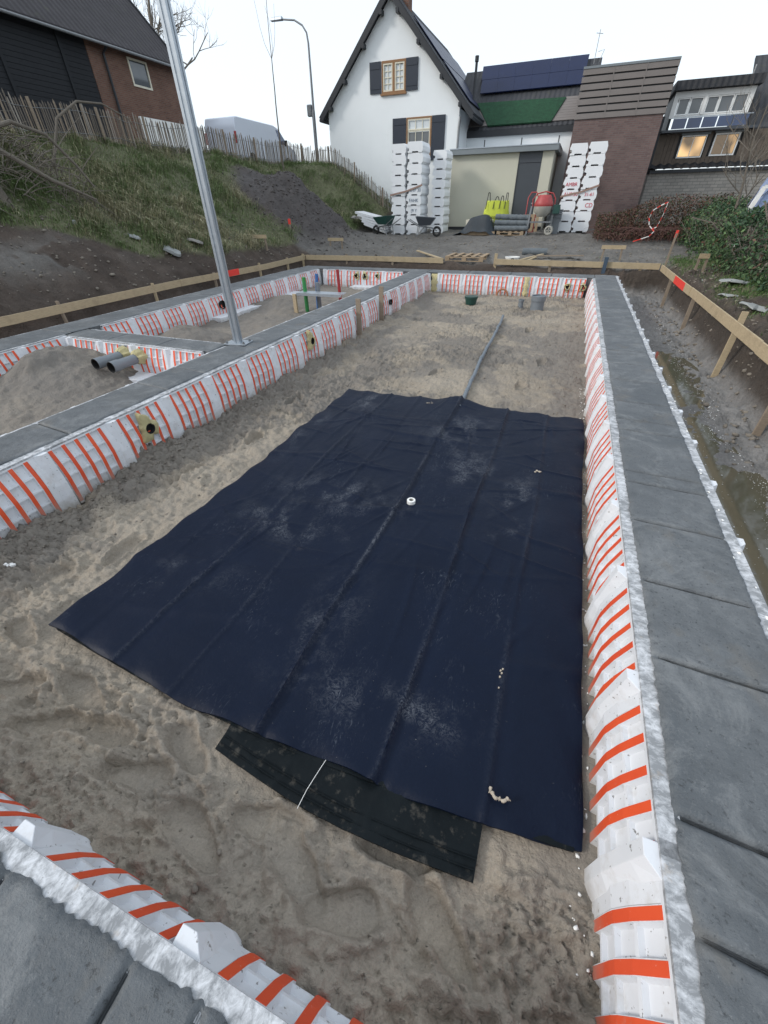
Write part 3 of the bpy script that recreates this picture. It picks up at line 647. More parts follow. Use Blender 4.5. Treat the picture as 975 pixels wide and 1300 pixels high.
def foamstrip(x, y, rz, label, w=.16):
    n = 10; mb = MB(); V = []
    for i in range(n+1):
        z = -.02-.46*i/n; p = float(prof(z)); a = w/2*(1+.3*math.sin(i*1.7)); V += [(-a, p+.0, z), (0, p+.03+.01*math.sin(i*2.3), z), (a, p+.0, z)]
    mb.add(V, [(3*i+j, 3*i+j+1, 3*i+j+4, 3*i+j+3) for i in range(n) for j in range(2)])
    tag(mb.build('foam_seam', 'foam', None, (x, y, 0), (0, 0, rz), smooth=True), label, 'foam seam')
foamstrip(-3.62, 13.28, PI, 'yellow sprayed foam seam in the far left corner of the pit', .18)
foamstrip(-1.0, 13.28, PI, 'yellow foam patch on the far beam left of the grey manhole pipe', .12)
def pvc_stub(x, y0, y1, z, r, label):
    t = empty('pipe_stub', (x, y1, z), 0, label, 'pipe', 'two grey pipes through the cross beam')
    L = y1-y0
    mb = MB(); n = 24; ring = [(r*1.12, -L), (r*1.12, -L+.13), (r, -L+.15), (r, .02)]
    V = [(q*math.cos(2*PI*j/n), yy, q*math.sin(2*PI*j/n)) for q, yy in ring for j in range(n)]
    mb.add(V, [(i*n+j, i*n+(j+1) % n, (i+1)*n+(j+1) % n, (i+1)*n+j) for i in range(3) for j in range(n)]); mb.build('pipe_body', 'pvc', t, smooth=True)
    mb = MB(); ring = [(r*1.12, -L), (r*.98, -L), (r*.96, -L+.3)]
    V = [(q*math.cos(2*PI*j/n), yy, q*math.sin(2*PI*j/n)) for q, yy in ring for j in range(n)]+[(0, -L+.3, 0)]
    mb.add(V, [(i*n+j, i*n+(j+1) % n, (i+1)*n+(j+1) % n, (i+1)*n+j) for i in range(2) for j in range(n)]+[(2*n+j, 2*n+(j+1) % n, 3*n) for j in range(n)]); mb.build('pipe_bore', 'dark', t)
    mb = MB(); n = 20; V = []
    for lv, (k, yy) in enumerate(((2.0, .03), (1.7, -.05), (1.05, -.09))): V += [(r*(k+.25*math.sin(j*1.9+x))*math.cos(2*PI*j/n), yy, r*(k*.75+.2*math.sin(j*2.7)+.1)*math.sin(2*PI*j/n)+.01) for j in range(n)]
    mb.add(V, [(i*n+j, i*n+(j+1) % n, (i+1)*n+(j+1) % n, (i+1)*n+j) for i in range(2) for j in range(n)]); mb.build('foam_collar', 'foam', t, smooth=True)
pvc_stub(-6.02, 3.96, 4.46, -.155, .068, 'left one of two grey pipes sticking out of the cross beam')
pvc_stub(-5.72, 3.96, 4.46, -.17, .068, 'right one of two grey pipes sticking out of the cross beam')

# ------------------------------------------------------------------ membrane sheet
def sheet_mesh():
    nx, ny = 230, 320; x0, x1, y0, y1 = -2.53, .535, .69, 5.03
    u = np.linspace(0, 1, nx); v = np.linspace(0, 1, ny); U, Vv = np.meshgrid(u, v)
    X = x0+(x1-x0)*U+.005*np.sin(Vv*14+2)+.003*np.sin(Vv*33)+.012*np.sin(Vv*9)*(U-.5)+.01*np.sin(Vv*5+1)*(U < .5)*(.5-U); Y = y0+(y1-y0)*Vv-(.07*np.sin(U*PI)-.012*np.sin(U*13)-.006*np.sin(U*31))*(1-Vv)+.03*np.sin(U*7)*Vv+.06*np.exp(-((U-.5)/.16)**2)*Vv
    Y = Y+.02*(1-Vv)*np.exp(-((U-1)/.1)**2)
    Z = -.447+.020*fbm(X, Y, 1.1, 3, 601)+.013*fbm(X*1.0, Y*.5, 3.0, 3, 602)
    dust = np.zeros_like(X)
    for cx, a, w, dd in ((-.945, .022, .016, .55), (-.335, .020, .014, .2), (.14, .010, .012, .15), (-1.5, .008, .02, .1), (-1.93, .012, .013, .25), (-2.28, .005, .03, 0)):
        q = X-cx-.012*np.sin(Y*2.3+cx*5)-.02*(Y-2.8)*(cx < -1.2)*.4
        Z = Z+a*np.exp(-(q/w)**2)*(.7+.3*np.sin(Y*3+cx)); Z = Z-a*.6*np.exp(-((q-.045)/.03)**2); dust = np.maximum(dust, dd*np.exp(-(q/.014)**2)*np.clip(.4+.9*fbm(X, Y, 1.6, 3, 610), 0, 1))
    for cy, a, w in ((1.2, .008, .04), (1.55, .011, .04), (2.1, .008, .03), (2.62, .017, .05), (3.35, .012, .04), (4.1, .014, .04), (4.55, .011, .035)):
        q = Y-cy-.12*np.sin(X*1.8+cy*3)-.08*X; Z = Z+a*np.exp(-(q/w)**2)*(.5+.5*np.sin(X*2.2+cy*4))
    for i in range(90):   # short cross wrinkles, mostly on the far half
        cx = rng.uniform(x0+.2, x1-.2); cy = rng.uniform(1.6, 4.9); an = rng.choice([rng.normal(.1, .35), rng.normal(1.4, .35)]); L = rng.uniform(.10, .5)
        p = (X-cx)*math.cos(an)+(Y-cy)*math.sin(an); q = -(X-cx)*math.sin(an)+(Y-cy)*math.cos(an); Z = Z+rng.uniform(.005, .015)*np.exp(-(p/L)**2-((q-.1*p*p)/rng.uniform(.010, .024))**2)
    Z = Z+.075*np.exp(-((X+.95)/.16)**2)*np.exp(-((Y-5.1)/.28)**2)+.02*np.exp(-((X+.6)/.5)**2)*np.exp(-((Y-5.05)/.12)**2)     # lifted over the duct end
    e = np.minimum(np.minimum(U, 1-U)*(x1-x0), np.minimum(Vv, 1-Vv)*(y1-y0))
    Z = Z-.012*np.exp(-e/.02)+.045*np.exp(-((U)/.08)**2-((Vv)/.06)**2)+.010*np.exp(-e/.05)*np.sin(X*17+Y*14)
    for cx, cy, rx, ry, k in ((-.75, 4.2, .25, .35, .5), (-.5, 3.5, .2, .3, .45), (-1.5, 2.6, .35, .2, .5), (-1.7, 2.1, .3, .12, .6), (.0, 3.0, .1, .35, .5), (-2.1, 4.7, .12, .25, .6), (-.95, 1.3, .12, .3, .3), (-.6, .95, .3, .08, .35), (-.25, 1.0, .18, .06, .4), (-2.4, 3.6, .06, .4, .4), (-2.05, 1.4, .2, .12, .3)):
        dust = np.maximum(dust, k*gau(X, Y, cx, cy, rx*1.3, ry*1.3)*np.clip(.2+1.8*fbm(X*1.5, Y, 5, 5, 620, .65), 0, 1))
    top = np.stack([X, Y, Z], 2).reshape(-1, 3); bot = top.copy(); bot[:, 2] -= .011
    F = gridF(nx, ny); n0 = nx*ny
    edge = np.concatenate([np.arange(nx), np.arange(1, ny)*nx+nx-1, (ny-1)*nx+np.arange(nx-2, -1, -1), np.arange(ny-2, 0, -1)*nx])
    e2 = np.roll(edge, -1); side = np.stack([edge, edge+n0, e2+n0, e2], 1)
    me = npmesh('top_layer', np.vstack([top, bot]), np.vstack([F, F[:, ::-1]+n0, side]), 'membrane', True, None, {'Dust': np.concatenate([dust.ravel(), dust.ravel()])})
    me.set_sharp_from_angle(angle=math.radians(55)); return me
sht = empty('membrane_sheet', (0, 0, 0), 0, 'large dark navy membrane sheet with fold creases and dust, spread flat on the sand', 'sheet')
obj('top_layer', sheet_mesh(), sht)
def flat_layer(x0, x1, y0, y1, z, bow, seed, mat, name, parent, th=.01, nx=90, ny=40):
    u = np.linspace(0, 1, nx); v = np.linspace(0, 1, ny); U, Vv = np.meshgrid(u, v)
    X = x0+(x1-x0)*U; Y = y0+(y1-y0)*Vv+bow(U)*(1-Vv); Z = z+.008*fbm(X, Y, 2.5, 3, seed)+.011*fbm(X*1.6, Y, 5, 4, seed, .6, True)
    top = np.stack([X, Y, Z], 2).reshape(-1, 3); bot = top.copy(); bot[:, 2] -= th; F = gridF(nx, ny); n0 = nx*ny
    edge = np.concatenate([np.arange(nx), np.arange(1, ny)*nx+nx-1, (ny-1)*nx+np.arange(nx-2, -1, -1), np.arange(ny-2, 0, -1)*nx]); e2 = np.roll(edge, -1)
    me = npmesh(name, np.vstack([top, bot]), np.vstack([F, F[:, ::-1]+n0, np.stack([edge, edge+n0, e2+n0, e2], 1)]), mat, True); me.set_sharp_from_angle(angle=math.radians(55)); return obj(name, me, parent)
flat_layer(-2.50, .51, .70, 4.98, -.4745, lambda U: -.085*np.sin(U*PI)-.0*U, 640, 'underlay', 'bottom_layer', sht)
fl = empty('underlay_flap', (0, 0, 0), 0, 'green black rubbery strip poking out under the near edge of the navy sheet', 'underlay strip')
flat_layer(-1.10, .155, .47, .95, -.478, lambda U: -.045*np.sin(U*PI)+.03*(1-U)-.005, 650, 'underlay', 'strip', fl, .012)
mb = MB()
for yy, zz in ((.50, -.471), (.535, -.470)):
    mb.tube([(-1.09+1.24*t, yy-.045*math.sin(t*PI)*(1-(yy-.47)/.48)+.025*(1-t), zz) for t in np.linspace(0, 1, 30)], .0035, 6)
mb.build('seam', 'underlay', fl)
mb = MB(); mb.tube([(-.60, .425, -.467), (-.597, .50, -.466), (-.585, .58, -.466), (-.575, .64, -.467)], .0015, 5); mb.build('chalk_line', 'tape', fl)
# tape roll
t = empty('tape_roll', (-.836, 2.69, -.436), .3, 'small white tape roll lying in the middle of the navy sheet', 'tape roll')
MB().lathe([(.036, 0), (.036, .03), (.034, .032), (.02, .032)], 28).build('tape', 'tape', t, smooth=True)
MB().lathe([(.02, .0325), (.018, .0325), (.018, .0), (.02, 0)], 24).build('core', 'mixgrey', t, smooth=True)
def lump(name, x, y, z, r, mat, label, cat, seed, n=7, flat=.5, stretch=(1, 1)):
    rr = random.Random(seed); mb = MB()
    for i in range(n):
        cx, cy = x+rr.gauss(0, r*stretch[0]), y+rr.gauss(0, r*stretch[1]); q = r*rr.uniform(.35, .8)
        k = 7; V = [(cx, cy, z+q*flat)]+[(cx+q*rr.uniform(.7, 1.3)*math.cos(2*PI*j/k), cy+q*rr.uniform(.7, 1.3)*math.sin(2*PI*j/k), z+q*flat*rr.uniform(.2, .5)) for j in range(k)]+[(cx+q*math.cos(2*PI*j/k), cy+q*math.sin(2*PI*j/k), z-.01) for j in range(k)]
        mb.add(V, [(0, j+1, (j+1) % k+1) for j in range(k)]+[(j+1, j+1+k, (j+1) % k+1+k, (j+1) % k+1) for j in range(k)])
    o = mb.build(name, mat, smooth=False); tag(o, label, cat, None, 'stuff' if name in ('mud_crumb', 'paper_scrap') else None); return o
mb = MB(); mb.tube([(.20+.034*math.cos(a)*1.2, .785+.026*math.sin(a)+.004*math.sin(a*7), -.428+.003*math.sin(a*5)) for a in np.linspace(-3.3, -.2, 22)], [.003+.0045*abs(math.sin(i*1.7))+.003*(i % 3 == 0) for i in range(22)], 7)
tag(mb.build('mud_crumb', 'paleclod'), 'curled pale mud crumb near the lower right corner of the navy sheet', 'mud crumb')
lump('mud_crumb', .12, 1.35, -.440, .007, 'paleclod', 'small pale mud specks in a row above the curled crumb', 'mud crumb', 6, 6, .4, (.6, 6))
lump('mud_crumb', .15, 3.6, -.438, .014, 'paleclod', 'pale mud smear on the right part of the navy sheet', 'mud crumb', 7, 6, .25, (1.5, .5))
lump('mud_crumb', -1.3, 4.85, -.437, .02, 'crumb', 'mud lump near the far edge of the navy sheet', 'mud crumb', 8, 5, .4)
lump('paper_scrap', -3.35, .95, -.45, .03, 'tape', 'crumpled white scrap on the sand at the left edge of the photo', 'scrap', 9, 5, .7)
# duct
t = empty('drain_duct', (0, 0, 0), 0, 'long grey flexible duct curving over the sand to the far edge of the navy sheet', 'duct')
pts = [(-1.17, 10.35), (-1.125, 9.7), (-1.085, 8.7), (-1.06, 7.8), (-1.03, 6.9), (-.99, 6.2), (-.95, 5.5), (-.93, 5.12), (-.92, 4.85)]
P = []
for i in range(len(pts)-1):
    for k in range(22):
        s = k/22; x = pts[i][0]*(1-s)+pts[i+1][0]*s; y = pts[i][1]*(1-s)+pts[i+1][1]*s
        P.append((x, y, max(float(sand_z(np.array([x]), np.array([y]))[0]), -.5)+.045 if y > 5.2 else -.44))
MB().tube(P, [.026+.003*(i % 2) for i in range(len(P))], 10).build('duct_body', 'hose', t, smooth=True)
MB().lathe([(.031, 0), (.031, .03), (.024, .03), (.024, 0)], 16).build('end_ring', 'pvc', t, (-1.17, 10.36, P[0][2]), (PI/2, 0, 0))
# manhole pipe, small pipe, tub
def sz(x, y, f=sand_z): return float(f(np.array([x]), np.array([y]))[0])
t = empty('manhole_pipe', (-.53, 11.5, sz(-.53, 11.5)-.03), 0, 'wide grey upright pipe standing in the sand near the far beam', 'pipe')
MB().lathe([(.155, 0), (.155, .25), (.172, .255), (.172, .36), (.16, .365)], 32).build('pipe_body', 'pvc', t, smooth=True)
MB().lathe([(.16, .365), (.155, .362), (.152, .33), (0, .345)], 32).build('lid', 'hose', t, smooth=True)
t = empty('small_pipe', (-.92, 11.5, sz(-.92, 11.5)-.03), 0, 'small dark grey upright pipe left of the wide grey pipe', 'pipe')
MB().lathe([(.06, 0), (.06, .15), (.07, .152), (.07, .2), (.055, .2), (.055, .12), (0, .12)], 20).build('pipe_body', 'pvc', t, smooth=True)
t = empty('rubber_tub', (-2.2, 11.75, sz(-2.2, 11.75)), 0, 'dark green round rubber tub on the sand by the far beam', 'tub')
MB().lathe([(.0, .0), (.13, 0), (.16, .15), (.172, .15), (.172, .17), (.15, .17), (.12, .02), (0, .02)], 24).build('tub_body', 'bucket', t, smooth=True)
MB().lathe([(.175, .172), (.175, .185), (.155, .185), (.0, .19)], 24).build('lid', 'bucket', t, smooth=True)
tag(MB().tube([(-2.75+.3*math.cos(a)*.5, 13.12, -.48+.16*math.sin(a)) for a in np.linspace(0, PI, 12)]+[(-2.9, 13.1, -.5)], .025, 8).build('looped_pipe', 'rust', smooth=True, loc=(1.15, 0, 0)), 'rusty orange pipe loop against the foot of the far beam', 'pipe')
# ------------------------------------------------------------------ stakes inside, risers, post
def stake(x, y, z0, z1, w, d, mat, label, name='wooden_stake', group=None, rz=0, tip=None, lean=(0, 0)):
    t = empty(name, (x, y, z0), rz, label, 'stake', group)
    h = z1-z0; mb = MB(); mb.add([(sx*w/2+lean[0]*k, sy*d/2+lean[1]*k, zz) for zz, k in ((-.15, 0), (h, 1)) for sx, sy in ((-1, -1), (1, -1), (1, 1), (-1, 1))], [(3, 2, 1, 0), (4, 5, 6, 7), (0, 1, 5, 4), (1, 2, 6, 5), (2, 3, 7, 6), (3, 0, 4, 7)])
    mb.build('shaft', mat, t, bevel=.002)
    if tip: mb = MB(); mb.box(-w/2-.003+lean[0], w/2+.003+lean[0], -d/2-.003+lean[1], d/2+.003+lean[1], h-tip, h+.004); mb.build('painted_tip', 'redpaint', t)
    return t
stake(-3.66, 7.9, -.5, .17, .10, .03, 'oldwood', 'nearer of two plain boards standing upright against the middle beam')
stake(-3.66, 9.1, -.5, .22, .10, .03, 'oldwood', 'farther of two plain boards standing upright against the middle beam')
def pipe(x, y, z0, z1, r, mat, label, lean=(0, 0)):
    tag(MB().tube([(x, y, z0), (x+lean[0], y+lean[1], z1)], r, 14).build('riser_pipe', mat, smooth=True), label, 'riser pipe', 'service pipes rising in the back cell')
MB_ = MB()
stake(-5.95, 9.25, -.45, -.05, .09, .05, 'board', 'short pale wooden stake beside the green pipe')
pipe(-5.76, 9.45, -.5, .28, .045, 'green', 'green service pipe next to the wooden stake')
pipe(-5.60, 9.70, -.5, .32, .04, 'blue', 'blue service pipe right of the green one', (.02, .05))
pipe(-5.50, 9.62, -.5, .16, .05, 'pvc', 'grey service pipe in front of the blue one')
pipe(-4.98, 9.75, -.45, .42, .036, 'red', 'tall dark red service pipe on the right', (-.03, 0))
t = empty('bracket_plate', (-5.25, 9.4, -.02), .05, 'galvanised mounting plate holding the coloured service pipes', 'plate')
MB().box(-.62, .52, -.16, .16, -.012, .004).build('plate', 'galv', t); MB().box(-.62, .52, -.168, -.158, -.05, .004).build('lip', 'galv', t)
# galvanised steel post standing on the beam corner
t = empty('steel_post', (-4.30, 5.03, .012), math.radians(8), 'tall galvanised square steel post bolted upright on the concrete beam', 'post')
mb = MB(); a = .047; g = .008
poly = [(-a, -a), (-.014, -a), (-.014, -a+g), (.014, -a+g), (.014, -a), (a, -a), (a, -.014), (a-g, -.014), (a-g, .014), (a, .014), (a, a), (-a, a)]
mb.prism(poly, .012, 4.6, lambda p, q, z: (p, q, z)); mb.build('shaft', 'galv', t)
MB().box(-.17, .17, -.125, .125, 0, .014).build('base_plate', 'galv', t, bevel=.002)
for sx in (-1, 1):
    for sy in (-1, 1):
        MB().lathe([(.012, .014), (.012, .045), (0, .045)], 10, (sx*.135, sy*.09, 0)).lathe([(.022, .014), (.022, .026), (0, .026)], 6, (sx*.135, sy*.09, 0)).build('bolt', 'steel', t)

# ------------------------------------------------------------------ batter boards
def tz(x, y): return float(terrain_z(np.array([float(x)]), np.array([float(y)]))[0])
def board_run(label, pts, posts, marks=(), lap=.0):
    """pts: plan points (x,y,ztop) joined by planks; posts: (x,y,ztop,zbase,w)"""
    t = empty('batter_board', (pts[0][0], pts[0][1], 0), 0, label, 'batter board'); o = Vector((pts[0][0], pts[0][1], 0))
    for i in range(len(pts)-1):
        a = Vector(pts[i])-o; b = Vector(pts[i+1])-o; a.z -= .075; b.z -= .075
        d = (b-a).normalized(); off = Vector((-d.y, d.x, 0))*(.013*(i % 2)+.0)
        MB().bar(a-d*.0+off, b+d*.0+off, .024, .15).build('plank', 'board', t, bevel=.002)
    for x, y, zt, zb, w in posts: 
        p = MB(); p.bar((x-o.x, y-o.y, zb-.1), (x-o.x+random.uniform(-.01, .01), y-o.y+random.uniform(-.01, .01), zt), w, .035, (0, 1, 0)); p.build('post', 'oldwood' if random.random() < .5 else 'board', t, bevel=.002)
    for (a, b) in marks:
        a = Vector(a)-o; b = Vector(b)-o; MB().bar(a, b, .031, .148).build('paint_mark', 'redpaint', t)
board_run('pale timber board on stakes along the foot of the left bank', [(-9, 2.2, .15), (-9, 4.9, .15), (-9, 8.9, .19), (-9, 12.7, .17), (-9, 15.05, .21)],
          [(-9.04, y, z, -.5, .07) for y, z in ((3.4, .2), (5.75, .22), (8.05, .22), (10.2, .2), (12.3, .22), (13.9, .22), (14.95, .25))], [((-9, 10.35, .107), (-9, 11.2, .112))])
board_run('pale timber board on stakes across the far left end of the dig', [(-8.98, 15.05, .21), (-6.2, 15.05, .22), (-3.86, 15.05, .21)],
          [(x, 15.09, z, -.35, .07) for x, z in ((-7.36, .26), (-5.63, .25), (-4.3, .22))])
board_run('pale timber board on stakes across the far right end of the dig', [(-2.22, 15.05, .22), (.1, 15.05, .21), (2.36, 15.05, .20)],
          [(-2.2, 15.09, .36, -.3, .09), (-.55, 15.09, .14, -.4, .08), (1.9, 15.09, .16, -.4, .07)])
board_run('pale timber board on long stakes along the right bank above the muddy trench', [(2.4, 15.03, .18), (2.4, 10.9, .19), (2.41, 6.6, .20), (2.42, 2.5, .21)],
          [(2.45, 13.4, .16, -.5, .07), (2.45, 10.6, .16, -.5, .07), (2.45, 7.7, .33, -.55, .08), (2.45, 5.6, .16, -.6, .08)], [((2.4, 12.75, .108), (2.4, 11.5, .11))])
stake(.95, 15.0, -.35, .33, .10, .07, 'bluewood', 'blue grey stake against the far right board')
stake(2.5, 15.2, .0, .95, .05, .04, 'oldwood', 'tall leaning stake with a red painted tip in the right corner', tip=.17, lean=(.02, .05), name='marker_stake')
stake(-9.96, 15.8, .55, 1.25, .07, .04, 'oldwood', 'stake with a red painted tip in front of the dark soil heap', tip=.16, name='marker_stake')
def trestle(x, y, w, h, label):
    t = empty('low_trestle', (x, y, tz(x, y)-.03), 0, label, 'trestle', 'low profile trestles around the dig')
    for s in (-1, 1): MB().bar((s*w*.4, 0, -.1), (s*w*.36, 0, h), .05, .04, (0, 1, 0)).build('leg', 'oldwood', t)
    MB().bar((-w/2, -.03, h-.05), (w/2, -.03, h-.05), .024, .10).build('rail', 'board', t)
trestle(-9.75, 13.5, .62, .34, 'small timber trestle at the foot of the grassy slope')
trestle(-8.45, 16.5, .65, .34, 'small timber trestle right of the dark soil heap')
trestle(1.12, 16.0, .66, .42, 'small timber trestle behind the far right board')
trestle(3.0, 13.6, .22, .42, 'narrow timber trestle beside the hedge')
exec_after = []

# ------------------------------------------------------------------ yard things near the far board
def pallet(x, y, z, rz, w, d, label, tilt=0, rotx=0, n=5, mat='pallet', name='pallet'):
    t = empty(name, (x, y, z), rz, label, 'pallet'); t.rotation_euler = (rotx, tilt, rz)
    for i in range(n):
        q = -w/2+.06+(w-.12)*i/(n-1); MB().box(q-.055, q+.055, -d/2, d/2, .12, .142).build('slat', mat, t)
    for s in (-1, 0, 1):
        MB().box(-w/2, w/2, s*(d/2-.05)-.05, s*(d/2-.05)+.05, .098, .119).build('cross_board', mat, t); MB().box(-w/2, w/2, s*(d/2-.05)-.05, s*(d/2-.05)+.05, .0, .02).build('bottom_board', mat, t)
        for k in (-1, 0, 1): MB().box(k*(w/2-.07)-.07, k*(w/2-.07)+.07, s*(d/2-.05)-.048, s*(d/2-.05)+.048, .021, .097).build('block', mat, t)
    return t
pallet(-3.25, 15.95, .10, 0, 1.25, 1.25, 'empty wooden pallet lying behind the gap in the far board')
def plank(a, b, w, h, mat, label, name='loose_plank'):
    tag(MB().bar(a, b, w, h).build(name, mat, bevel=.002), label, 'plank')
plank((-5.3, 16.8, .26), (-3.95, 15.3, .16), .10, .03, 'board', 'loose pale plank leaning towards the gap in the far board')
plank((-1.55, 15.35, .16), (-.9, 16.6, .24), .09, .03, 'board', 'loose plank lying crosswise behind the far right board')
plank((-1.1, 16.0, .24), (.35, 16.15, .26), .10, .03, 'oldwood', 'grey weathered plank lying behind the far right board')
plank((-1.35, 15.3, .13), (-1.05, 15.9, .22), .07, .03, 'board', 'short plank offcut next to the white bucket')
t = empty('white_bucket', (-1.72, 15.35, -.06), 0, 'white bucket with a black mark below the far right board', 'bucket')
MB().lathe([(0, 0), (.17, 0), (.21, .3), (.225, .3), (.225, .32), (.2, .32), (.16, .02), (0, .02)], 24).build('bucket_body', 'tape', t, smooth=True)
t = empty('rolled_pipe', (-1.2, 17.0, .27), math.radians(3), 'short grey corrugated pipe lying in the yard', 'pipe')
MB().tube([(-.40+.02*i, 0, 0) for i in range(41)], [.10+.008*(i % 2) for i in range(41)], 16).build('pipe_body', 'roll', t, smooth=True)

def text_mesh(name, body, size, mat, parent, loc, rot):
    cu = bpy.data.curves.new(name, 'FONT'); cu.body = body; cu.size = size; cu.extrude = .003; cu.align_x = 'CENTER'
    o = bpy.data.objects.new(name, cu); COL.objects.link(o); dg = bpy.context.evaluated_depsgraph_get(); me = bpy.data.meshes.new_from_object(o.evaluated_get(dg)); bpy.data.objects.remove(o)
    me.materials.clear(); me.materials.append(M[mat]); r = obj(name, me, parent, loc, rot); return r
text_mesh('printed_mark', 'CM', .2, 'ink', t if 0 else bpy.data.objects['white_bucket'], (-.03, -.225, .16), (PI/2, PI/2, 0))

# foam blocks in stacks
def stack_profile(w, h, rr):
    j = lambda a=.006: rr.uniform(-a, a)
    return [(-w*.5+.03+j(), 0), (-.14, 0), (-.13, .045), (.13, .045), (.14, 0), (w*.5-.05+j(), 0), (w*.5-.05, .02), (w*.5-.01+j(), .07), (w*.5-.01, h*.62), (w*.5-.06, h-.004), (-w*.5+.04, h-.004), (-w*.5-.0+j(), h*.66), (-w*.5, h*.5), (-w*.5+.09, h*.42), (-w*.5+.09, h*.2), (-w*.5+.03, h*.16)]
def foam_stack(x, y, z0, w, d, n, H, stackname, drift=0, rz=0):
    rr = random.Random(int(abs(x)*100)); h = H/n; res = []
    prof_ = stack_profile(w, h, rr); mb = MB(); mb.prism(prof_, 0, d, lambda p, q, t: (p, t, q)); me = mb.mesh('foam_block', 'eps_clean', bevel=.004)
    for i in range(n):
        nm = ['lowest', 'second lowest', 'third from the bottom', 'fourth from the bottom', 'fifth from the bottom', 'sixth from the bottom', 'seventh from the bottom', 'eighth from the bottom', 'ninth from the bottom'][i]
        if i == n-1: nm = 'topmost'
        o = obj('foam_block', me, None, (x+rr.uniform(-.02, .02)+drift*i, y+rr.uniform(-.02, .02), z0+h*i), (0, 0, rz+rr.uniform(-.02, .02)))
        tag(o, 'white foam block, %s in %s' % (nm, stackname), 'foam block', 'stacked foam formwork blocks'); res.append(o)
    return res, h
M['eps_clean'] = plain('clean_white_foam', (.76, .78, .80), .8, .05, 2, .2)
zL = .50
sA, hA = foam_stack(-7.80, 21.6, zL, .68, 1.15, 9, 3.16, 'left column of stack left of shed')
sB, hB = foam_stack(-7.05, 21.6, zL, .70, 1.15, 9, 3.20, 'right column of stack left of shed')
sC, hC = foam_stack(-6.12, 23.1-.9, zL+.02, .62, 1.0, 9, 2.92, 'rear column next to shed wall')
sD, hD = foam_stack(-.60, 22.4, .57, .66, 1.15, 8, 2.84, 'left column of stack right of shed')
sE, hE = foam_stack(.09, 22.4, .57, .68, 1.15, 8, 2.86, 'right column of stack right of shed')
def strap(pts, label):
    mb = MB()
    for a, b in zip(pts[:-1], pts[1:]): mb.bar(a, b, .012, .06)
    tag(mb.build('strap', 'strap'), label, 'strap')
strap([(-8.16, 21.57, 1.95), (-7.4, 21.57, 2.08), (-6.68, 21.57, 2.28)], 'brown strap slanting across the stack left of the shed')
strap([(-.95, 22.37, 1.78), (-.2, 22.37, 1.92), (.43, 22.37, 2.12)], 'brown strap slanting across the stack right of the shed')
text_mesh('marker_writing', 'KYF 30', .17, 'greyink', sB[4], (.05, -.008, .13), (PI/2, 0, 0)); text_mesh('marker_writing', 'FAHK', .17, 'greyink', sB[3], (.0, -.008, .13), (PI/2, 0, 0)); text_mesh('marker_writing', '(9 Y', .17, 'greyink', sB[2], (.02, -.008, .12), (PI/2, 0, 0))
text_mesh('marker_writing', 'AMBR', .17, 'redink', sD[4], (.0, -.008, .12), (PI/2, 0, 0)); text_mesh('marker_writing', 'AHF/30', .17, 'redink', sD[3], (.02, -.008, .16), (PI/2, 0, 0))
text_mesh('marker_writing', '31-61', .16, 'redink', sE[3], (.05, -.008, .14), (PI/2, 0, 0)); text_mesh('marker_writing', 'CD', .2, 'redink', sE[2], (.14, -.008, .13), (PI/2, 0, 0))
# leaning stack of foam boards with rubble sheeting
t = empty('foam_board_pile', (-9.1, 22.0, .55), math.radians(-6), 'slanting pile of white foam boards beside the green wheelbarrow', 'board pile')
for i in range(5):
    k = i*.11; MB().bar((-.85+.2*(4-i)*.6, 0, .36+k), (.75, .02*i, .04+k), .9, .08).build('foam_board', 'eps_clean', t)
lump('sheeting_heap', -9.35, 22.0, 1.12, .26, 'stoneg', 'crumpled grey sheeting on top of the white board pile', 'sheeting', 31, 12, .7, (1.3, .6))
lump('plastic_heap', -8.65, 21.9, .98, .18, 'tape', 'crumpled whitish plastic film on the pile of foam boards', 'plastic film', 32, 9, .9, (1.2, .5))
def barrow(x, y, rz, mat, label):
    t = empty('wheelbarrow', (x, y, tz(x, y)), rz, label, 'wheelbarrow')
    V = [(-.42, -.3, .72), (.42, -.3, .66), (.42, .3, .66), (-.42, .3, .72), (-.28, -.2, .40), (.20, -.2, .40), (.20, .2, .40), (-.28, .2, .40)]
    mb = MB().add(V, [(0, 1, 5, 4), (1, 2, 6, 5), (2, 3, 7, 6), (3, 0, 4, 7), (4, 5, 6, 7)]); o = mb.build('tray', mat, t); o.modifiers.new('s', 'SOLIDIFY').thickness = .015
    mb = MB(); 
    for s in (-1, 1): mb.tube([(-.75, s*.28, .62), (-.3, s*.24, .38), (.3, s*.1, .3), (.5, s*.05, .2)], .018, 8); mb.tube([(-.3, s*.24, .38), (-.36, s*.24, .0)], .016, 8); mb.tube([(-.05, s*.2, .36), (-.36, s*.24, .02)], .014, 8)
    mb.build('frame', 'steel', t); w = MB(); n = 20
    w.tube([(.5+.15*math.cos(2*PI*k/n), 0, .18+.15*math.sin(2*PI*k/n)) for k in range(n+1)], .045, 8); w.build('wheel', 'rubber', t, smooth=True)
barrow(-8.25, 21.0, math.radians(160), 'bucket', 'dark green wheelbarrow in front of the white board pile')
barrow(-6.25, 20.9, math.radians(10), 'doorpaint', 'dark blue grey wheelbarrow in front of the foam block stack')
